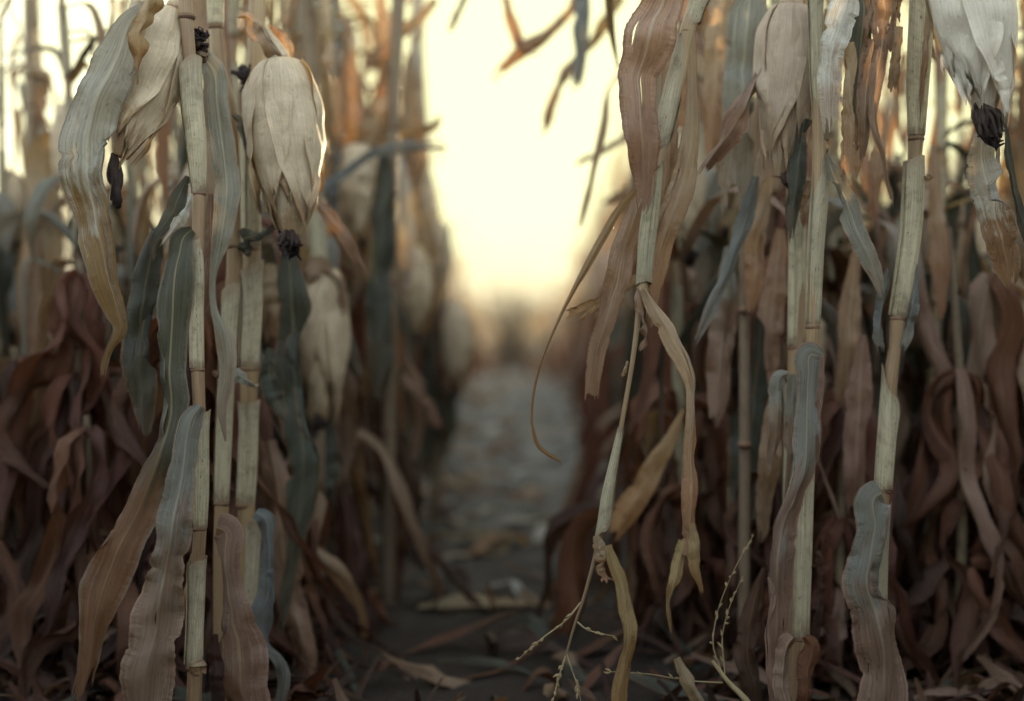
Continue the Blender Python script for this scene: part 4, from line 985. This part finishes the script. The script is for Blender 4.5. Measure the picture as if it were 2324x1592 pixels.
n.leaf('blue', [(712, 470, 14), (740, 425, 22), (790, 388, 20), (850, 346, 22), (905, 334, 34), (960, 326, 36), (1020, 322, 34)], dd=-.1, fold=18, rag=.22, nu=14, label='dark blue-grey blade sticking out sideways with a torn end')
n.leaf('blue', [(760, 500, 10), (752, 420, 34), (766, 360, 30), (748, 300, 16)], dd=-.06, fold=30)
n.leaf('pink', [(912, 850, 12), (934, 885, 30), (966, 925, 38), (1000, 975, 14)], dd=-.02, fold=16)
n.leaf('tan', [(846, 230, 40), (862, 250, 70), (850, 300, 80), (830, 360, 60), (850, 420, 20)], fold=24, ruf=.08)
n.leaf('tan', [(990, 0, 16), (930, 60, 34), (880, 105, 40), (830, 160, 30)], dd=.02, fold=24)
n.leaf('ochre', [(900, 420, 14), (870, 330, 26), (940, 300, 18), (985, 285, 18), (1005, 255, 8)], dd=.1, fold=24)
n.leaf('brown', [(796, 700, 10), (830, 560, 50), (836, 470, 60), (826, 400, 30)], dd=.06, fold=20)
n.leaf('grey', [(1060, -60, 16), (1050, 0, 22), (1034, 40, 16), (1016, 82, 5)], dd=-.1, fold=24)
n.ear((812, 330), (828, 548), 88, dd=.02, mat='husk', silk=(828, 540, 830, 566, 6), seed=52)
n.leaf('red', [(860, 1000, 20), (880, 1100, 50), (900, 1220, 60), (890, 1340, 40), (884, 1440, 10)], fold=20, ruf=.07)
n.leaf('reddark', [(900, 980, 20), (930, 1080, 40), (940, 1200, 50), (960, 1320, 30)], dd=.1, fold=20, ruf=.07)
n.leaf('red', [(800, 1300, 14), (850, 1370, 20), (900, 1440, 16), (938, 1490, 8)], dd=-.2, fold=50, ruf=.02, label='thin pinkish rolled leaf slanting to the ground')
n.leaf('reddark', [(935, 1205, 14), (1010, 1290, 20), (1080, 1370, 16), (1150, 1450, 5)], dd=-.1, fold=50, ruf=.02)
n.leaf('tan', [(930, 120, 14), (922, 220, 46), (926, 320, 60), (930, 420, 44), (936, 500, 12)], dd=.35, fold=20, ruf=.07, rag=.3)
n.leaf('palegrey', [(900, 330, 14), (912, 420, 40), (920, 520, 50), (916, 620, 36), (920, 700, 10)], dd=.25, fold=24, ruf=.06, rag=.3)
n.leaf('tan', [(940, 430, 20), (960, 520, 50), (972, 620, 56), (968, 730, 40), (960, 820, 10)], dd=.5, fold=20, ruf=.07, rag=.3)
n.leaf('brown', [(800, 120, 14), (806, 220, 44), (800, 330, 50), (790, 430, 36), (786, 510, 10)], dd=.2, fold=20, ruf=.06)
n.leaf('tan', [(860, -30, 20), (870, 60, 40), (880, 150, 44), (874, 240, 30), (880, 300, 8)], dd=.3, fold=24, ruf=.06)
n.leaf('palegrey', [(955, -40, 16), (950, 60, 30), (940, 150, 34), (944, 240, 20)], dd=.4, fold=28, ruf=.06)
n.ear((930, 560), (944, 760), 74, dd=.45, mat='husk', silk=(944, 752, 946, 776, 6), shank=[(900, 590, 14), (916, 556, 22), (930, 568, 40)], seed=57)
o_ = Plant('strongly blurred corn plant at the left path edge with three stacked pale ears', 985, 3.85)
o_.stalk([(940, -40, 24), (960, 300, 24), (985, 700, 24), (990, 1300, 26)], [(962, 340, 28), (985, 700, 28)], up=None, mat='dull')
o_.ear((1028, 690), (1040, 890), 76, mat='husk', silk=(1038, 880, 1030, 910, 7), shank=[(985, 700, 16), (1008, 680, 22), (1028, 700, 40)], seed=61)
o_.ear((946, 370), (965, 590), 68, mat='husk', silk=(965, 580, 968, 606, 5), shank=[(962, 380, 14), (946, 380, 34)], seed=62)
o_.ear((988, 500), (994, 690), 60, dd=.1, mat='husk', silk=(994, 680, 996, 700, 5), shank=[(980, 520, 14), (988, 510, 30)], seed=63)
o_.leaf('tan', [(950, 300, 30), (940, 380, 60), (935, 480, 66), (940, 600, 50), (950, 680, 10)], dd=-.1, fold=18)
o_.leaf('grey', [(1022, 506, 4), (1010, 600, 16), (1000, 700, 26), (985, 760, 20)], dd=-.1, fold=30)
o_.leaf('dark', [(990, 700, 30), (980, 800, 56), (975, 920, 60), (970, 1040, 40), (965, 1120, 8)], dd=-.1, fold=18)
o_.leaf('dark', [(1000, 880, 20), (1020, 930, 40), (1004, 1010, 34), (990, 1080, 8)], fold=18)
q_ = Plant('softly blurred leaning corn plant with leaf ends reaching into the bright sky', 1560, 2.75)
q_.stalk([(1400, -230, 22), (1450, -80, 26), (1505, 200, 28), (1540, 600, 30), (1556, 1100, 32), (1562, 1600, 34)], [(1490, 120, 32), (1540, 600, 34)], up=None, mat='dull')
q_.leaf('tan', [(1400, -180, 20), (1330, -60, 22), (1290, 30, 28), (1240, 78, 32), (1190, 108, 32), (1150, 145, 26), (1112, 192, 6)], fold=36, ruf=.05, rag=.1, label='narrow leaf bent across the bright sky')
q_.leaf('tan', [(1150, -120, 20), (1142, -20, 22), (1162, 50, 24), (1186, 105, 20), (1240, 128, 4)], dd=-.02, fold=40, ruf=.04)
q_.leaf('blue', [(1330, -160, 30), (1322, -40, 32), (1318, 80, 34), (1312, 170, 30), (1308, 212, 18)], dd=-.06, fold=26, ruf=.03, rag=.06, label='straight dark leaf hanging in the sky gap')
q_.leaf('brown', [(1330, 100, 6), (1285, 165, 22), (1256, 230, 20), (1240, 280, 18), (1228, 318, 4)], fold=36, ruf=.06)
q_.leaf('ochre', [(1420, -60, 26), (1390, 20, 30), (1350, 90, 22), (1320, 130, 8)], dd=.1, fold=30)
q_.leaf('tan', [(1460, 290, 8), (1400, 320, 26), (1350, 350, 18), (1300, 378, 4)], dd=.1, fold=30, ruf=.06)
q_.leaf('brown', [(1500, 380, 14), (1440, 430, 40), (1400, 450, 26), (1362, 462, 4)], dd=.2, fold=24)
q_.leaf('ochre', [(1552, 930, 10), (1515, 1010, 36), (1462, 1100, 58), (1412, 1180, 52), (1390, 1232, 16)], dd=-.55, fold=16, ruf=.03, label='orange-brown leaf slanting behind the broken top')
q_.leaf('grey', [(1650, 360, 24), (1625, 450, 54), (1612, 540, 60), (1606, 630, 46), (1592, 710, 20)], dd=-.3, fold=20)
q_.ear((1616, 470), (1590, 690), 70, dd=-.1, mat='huskpink', silk=(1590, 680, 1584, 722, 13), seed=71)
q_.leaf('brown', [(1480, 560, 20), (1530, 640, 56), (1550, 760, 66), (1560, 900, 60), (1570, 1040, 30)], dd=.0, fold=18)
q_.leaf('dark', [(1560, 860, 20), (1620, 960, 60), (1640, 1080, 84), (1636, 1200, 60), (1620, 1300, 10)], dd=-.1, fold=18)
q_.leaf('red', [(1520, 1160, 20), (1500, 1270, 60), (1480, 1400, 70), (1460, 1520, 50), (1440, 1640, 10)], fold=18, ruf=.06)
q_.leaf('red', [(1640, 1330, 20), (1660, 1400, 60), (1650, 1500, 80), (1636, 1640, 60)], dd=-.3, fold=18, ruf=.06)
q_.leaf('reddark', [(1580, 1180, 20), (1570, 1280, 60), (1560, 1400, 76), (1570, 1540, 70), (1580, 1700, 30)], dd=-.2, fold=18, ruf=.06)
u_ = Plant('blurred corn plant near the left edge with long pale grey blades and a tan ear', 150, 2.75)
u_.stalk([(66, -40, 24), (70, 300, 26), (60, 700, 28), (70, 1200, 30), (80, 1600, 30)], [(70, 240, 28), (62, 640, 30)], up=(0, .2, 0), mat='dull')
u_.leaf('tan', [(70, 200, 14), (90, 170, 40), (80, 260, 40), (74, 350, 12)], fold=24)
u_.leaf('grey', [(118, 520, 16), (118, 600, 30), (128, 720, 40), (140, 860, 44), (140, 960, 30), (134, 1020, 8)], dd=-.05, fold=30, label='long pale grey hanging blade')
u_.leaf('blue', [(40, 460, 20), (44, 600, 46), (50, 760, 66), (60, 880, 50), (64, 960, 10)], dd=.1, fold=20)
u_.leaf('grey', [(-80, 690, 26), (0, 752, 32), (60, 812, 36), (110, 862, 26), (160, 892, 14), (222, 920, 6)], dd=.1, fold=40, label='pale blade slanting in from the left')
u_.leaf('blue', [(-60, 1040, 20), (0, 990, 22), (50, 940, 20), (90, 900, 8)], dd=-.1, fold=40)
u_.leaf('grey', [(-80, 1000, 30), (0, 1130, 44), (50, 1200, 40), (100, 1248, 8)], dd=.2, fold=20)
u_.ear((88, 430), (96, 620), 84, dd=.3, mat='huskpink', silk=(96, 610, 98, 640, 6), seed=81)
u_.ear((4, 880), (40, 1060), 60, dd=-.1, mat='huskpink', seed=82)
u_.leaf('red', [(70, 1000, 14), (100, 1120, 50), (110, 1260, 60), (90, 1400, 40), (80, 1500, 10)], fold=20, ruf=.06)
u_.leaf('red', [(60, 1250, 14), (90, 1310, 30), (130, 1360, 34), (170, 1420, 20)], dd=-.3, fold=30, ruf=.04)
u_.leaf('reddark', [(200, 1100, 14), (210, 1200, 60), (190, 1320, 70), (160, 1450, 50), (140, 1580, 20)], dd=.1, fold=20, ruf=.06)
v_ = Plant('blurred corn plant near the right edge with a tan ear and reddish lower leaves', 2210, 3.0)
v_.stalk([(2130, -40, 26), (2140, 400, 28), (2150, 900, 30), (2160, 1600, 32)], [(2138, 360, 32), (2150, 860, 32)], up=(0, .2, 0), mat='dull')
v_.ear((2226, 505), (2200, 740), 92, mat='huskpink', silk=(2200, 730, 2196, 755, 6), shank=[(2146, 540, 14), (2190, 500, 24), (2226, 515, 44)], seed=91)
v_.leaf('brown', [(2120, 660, 14), (2180, 640, 22), (2260, 655, 18), (2330, 640, 10)], dd=-.1, fold=36)
v_.leaf('red', [(2150, 800, 20), (2120, 900, 50), (2100, 1020, 70), (2090, 1150, 60), (2080, 1260, 14)], fold=20, ruf=.05)
v_.leaf('pink', [(2324, 760, 14), (2280, 840, 24), (2220, 910, 26), (2170, 950, 10)], dd=-.1, fold=40, label='pink rolled leaf slanting down to the left')
v_.leaf('red', [(2340, 1120, 20), (2290, 1260, 30), (2220, 1380, 34), (2140, 1480, 16)], dd=-.1, fold=40)
v_.leaf('pink', [(2250, 1120, 20), (2260, 1230, 50), (2240, 1350, 52), (2200, 1440, 14)], fold=24, ruf=.05)
v_.leaf('reddark', [(2180, 1000, 20), (2200, 1120, 60), (2190, 1260, 66), (2180, 1400, 40)], dd=.1, fold=20, ruf=.06)
v_.leaf('dark', [(1930, 380, 14), (1960, 440, 30), (2010, 480, 34), (2060, 470, 14)], dd=.2, fold=30)
v_.leaf('reddark', [(2330, 900, 20), (2310, 1000, 60), (2300, 1150, 70), (2290, 1300, 50)], dd=.1, fold=20, ruf=.06)

# ------------------------------------------------------------------ fallen pieces
def fallen(x, y, L, W, ang, mat, label, group=None, lift=.02, seed=0):
    rng = random.Random(seed); mb = MB(); z = float(gz(np.array(x), np.array(y))) + .006
    d = np.array([math.cos(ang), math.sin(ang), 0]); s_d = np.array([-d[1], d[0], 0]); o = np.array([x, y, z])
    pts = [o - d * L / 2 + np.array([0, 0, lift * rng.random()]), o - d * L * .2 + s_d * L * rng.uniform(-.1, .1) + np.array([0, 0, lift * (.6 + rng.random())]),
           o + d * L * .2 + s_d * L * rng.uniform(-.1, .1) + np.array([0, 0, lift * (.4 + rng.random())]), o + d * L / 2 + np.array([0, 0, lift * .3])]
    ribbon(mb, [(*p, w_, rng.uniform(-25, 25)) for p, w_ in zip(pts, (W * .5, W, W * .9, W * .2))], mat, 6, 18, side=s_d, fold=rng.uniform(-30, 40), ruf=.08, rag=.15, seed=seed)
    b = mb.build('fallen_leaf', None, (x, y, z)); b.location = (x, y, z); tag(b, label, 'fallen leaf', group); return b
fallen(-.83, 2.95, .22, .09, .5, 'huskwhite', 'whitish fallen husk lying on the soil at the lower left corner', lift=.05, seed=1)
fallen(-.93, 3.0, .12, .04, -.8, 'huskwhite', 'small whitish scrap left of the fallen husk at the lower left corner', lift=.03, seed=2)
fallen(.76, 3.05, .26, .10, 1.1, 'huskwhite', 'large whitish fallen husk between the two stalks at the lower right', lift=.06, seed=3)
fallen(.70, 3.45, .2, .08, 2.2, 'huskwhite', 'pale fallen husk lying behind the large one at the lower right', lift=.05, seed=4)
fallen(.93, 2.95, .24, .05, .8, 'palegrey', 'long pale fallen leaf on the soil right of the pinkish leaf', lift=.04, seed=5)
fallen(.02, 2.85, .16, .03, -.5, 'palegrey', 'narrow whitish leaf scrap lying on the path near the camera', lift=.03, seed=6)
fallen(-.04, 2.72, .28, .045, .05, 'tan', 'long tan leaf lying across the path near the camera', lift=.02, seed=7)
fallen(.30, 2.75, .10, .06, 1.3, 'huskwhite', 'short whitish scrap on the path beside the hanging ochre leaf', lift=.03, seed=8)
fallen(-.34, 2.9, .10, .05, .4, 'palegrey', 'pale scrap at the left path border near the camera', lift=.03, seed=9)
rf = random.Random(3)
for k in range(110):
    y = 3.3 + 9 * rf.random() ** 1.5
    fallen(rf.uniform(-.42, .42), y, rf.uniform(.08, .3), rf.uniform(.02, .06), rf.uniform(0, 6.28), rf.choice(['tan', 'palegrey', 'ochre', 'brown', 'grey', 'tan']), 'blurred dry leaf scrap lying on the trodden path', 'leaf scraps on the path', seed=20 + k)
for k in range(40):
    y = 2.9 + 2.6 * rf.random(); x = rf.choice((-1, 1)) * rf.uniform(.42, min(1.4, .36 * y + .1))
    fallen(x, y, rf.uniform(.08, .26), rf.uniform(.03, .07), rf.uniform(0, 6.28), rf.choice(['tan', 'palegrey', 'pink', 'red', 'grey', 'huskwhite']), 'blurred dry leaf scrap lying on the soil between the corn stalks', 'leaf scraps under the corn', lift=.05, seed=80 + k)
def litter():
    mb = MB(); rng = random.Random(11)
    for k in range(4200):
        y = 2.0 + 10 * rng.random() ** 1.6; x = rng.uniform(-1, 1) * (.40 * y + .3)
        if abs(x) < .30 and rng.random() < .75: continue
        z = float(gz(np.array(x), np.array(y))); an = rng.uniform(0, 6.28); L = rng.uniform(.05, .22)
        d = np.array([math.cos(an), math.sin(an), 0]); s_d = np.array([-d[1], d[0], 0]); o = np.array([x, y, z + .005])
        h = rng.uniform(.0, .05)
        ribbon(mb, [(*(o - d * L / 2), .01, 0), (*(o + np.array([0, 0, h])), rng.uniform(.012, .045), 20), (*(o + d * L / 2 + np.array([0, 0, rng.uniform(0, .08)])), .008, 40)], rng.choice(['red', 'red', 'reddark', 'reddark', 'brown', 'dark', 'pink']), 2, 6, side=s_d, fold=30, seed=k)
    o = mb.build('leaf_litter'); tag(o, 'brown dead leaf litter covering the soil between the stalks', 'leaf litter', None, 'stuff')
litter()
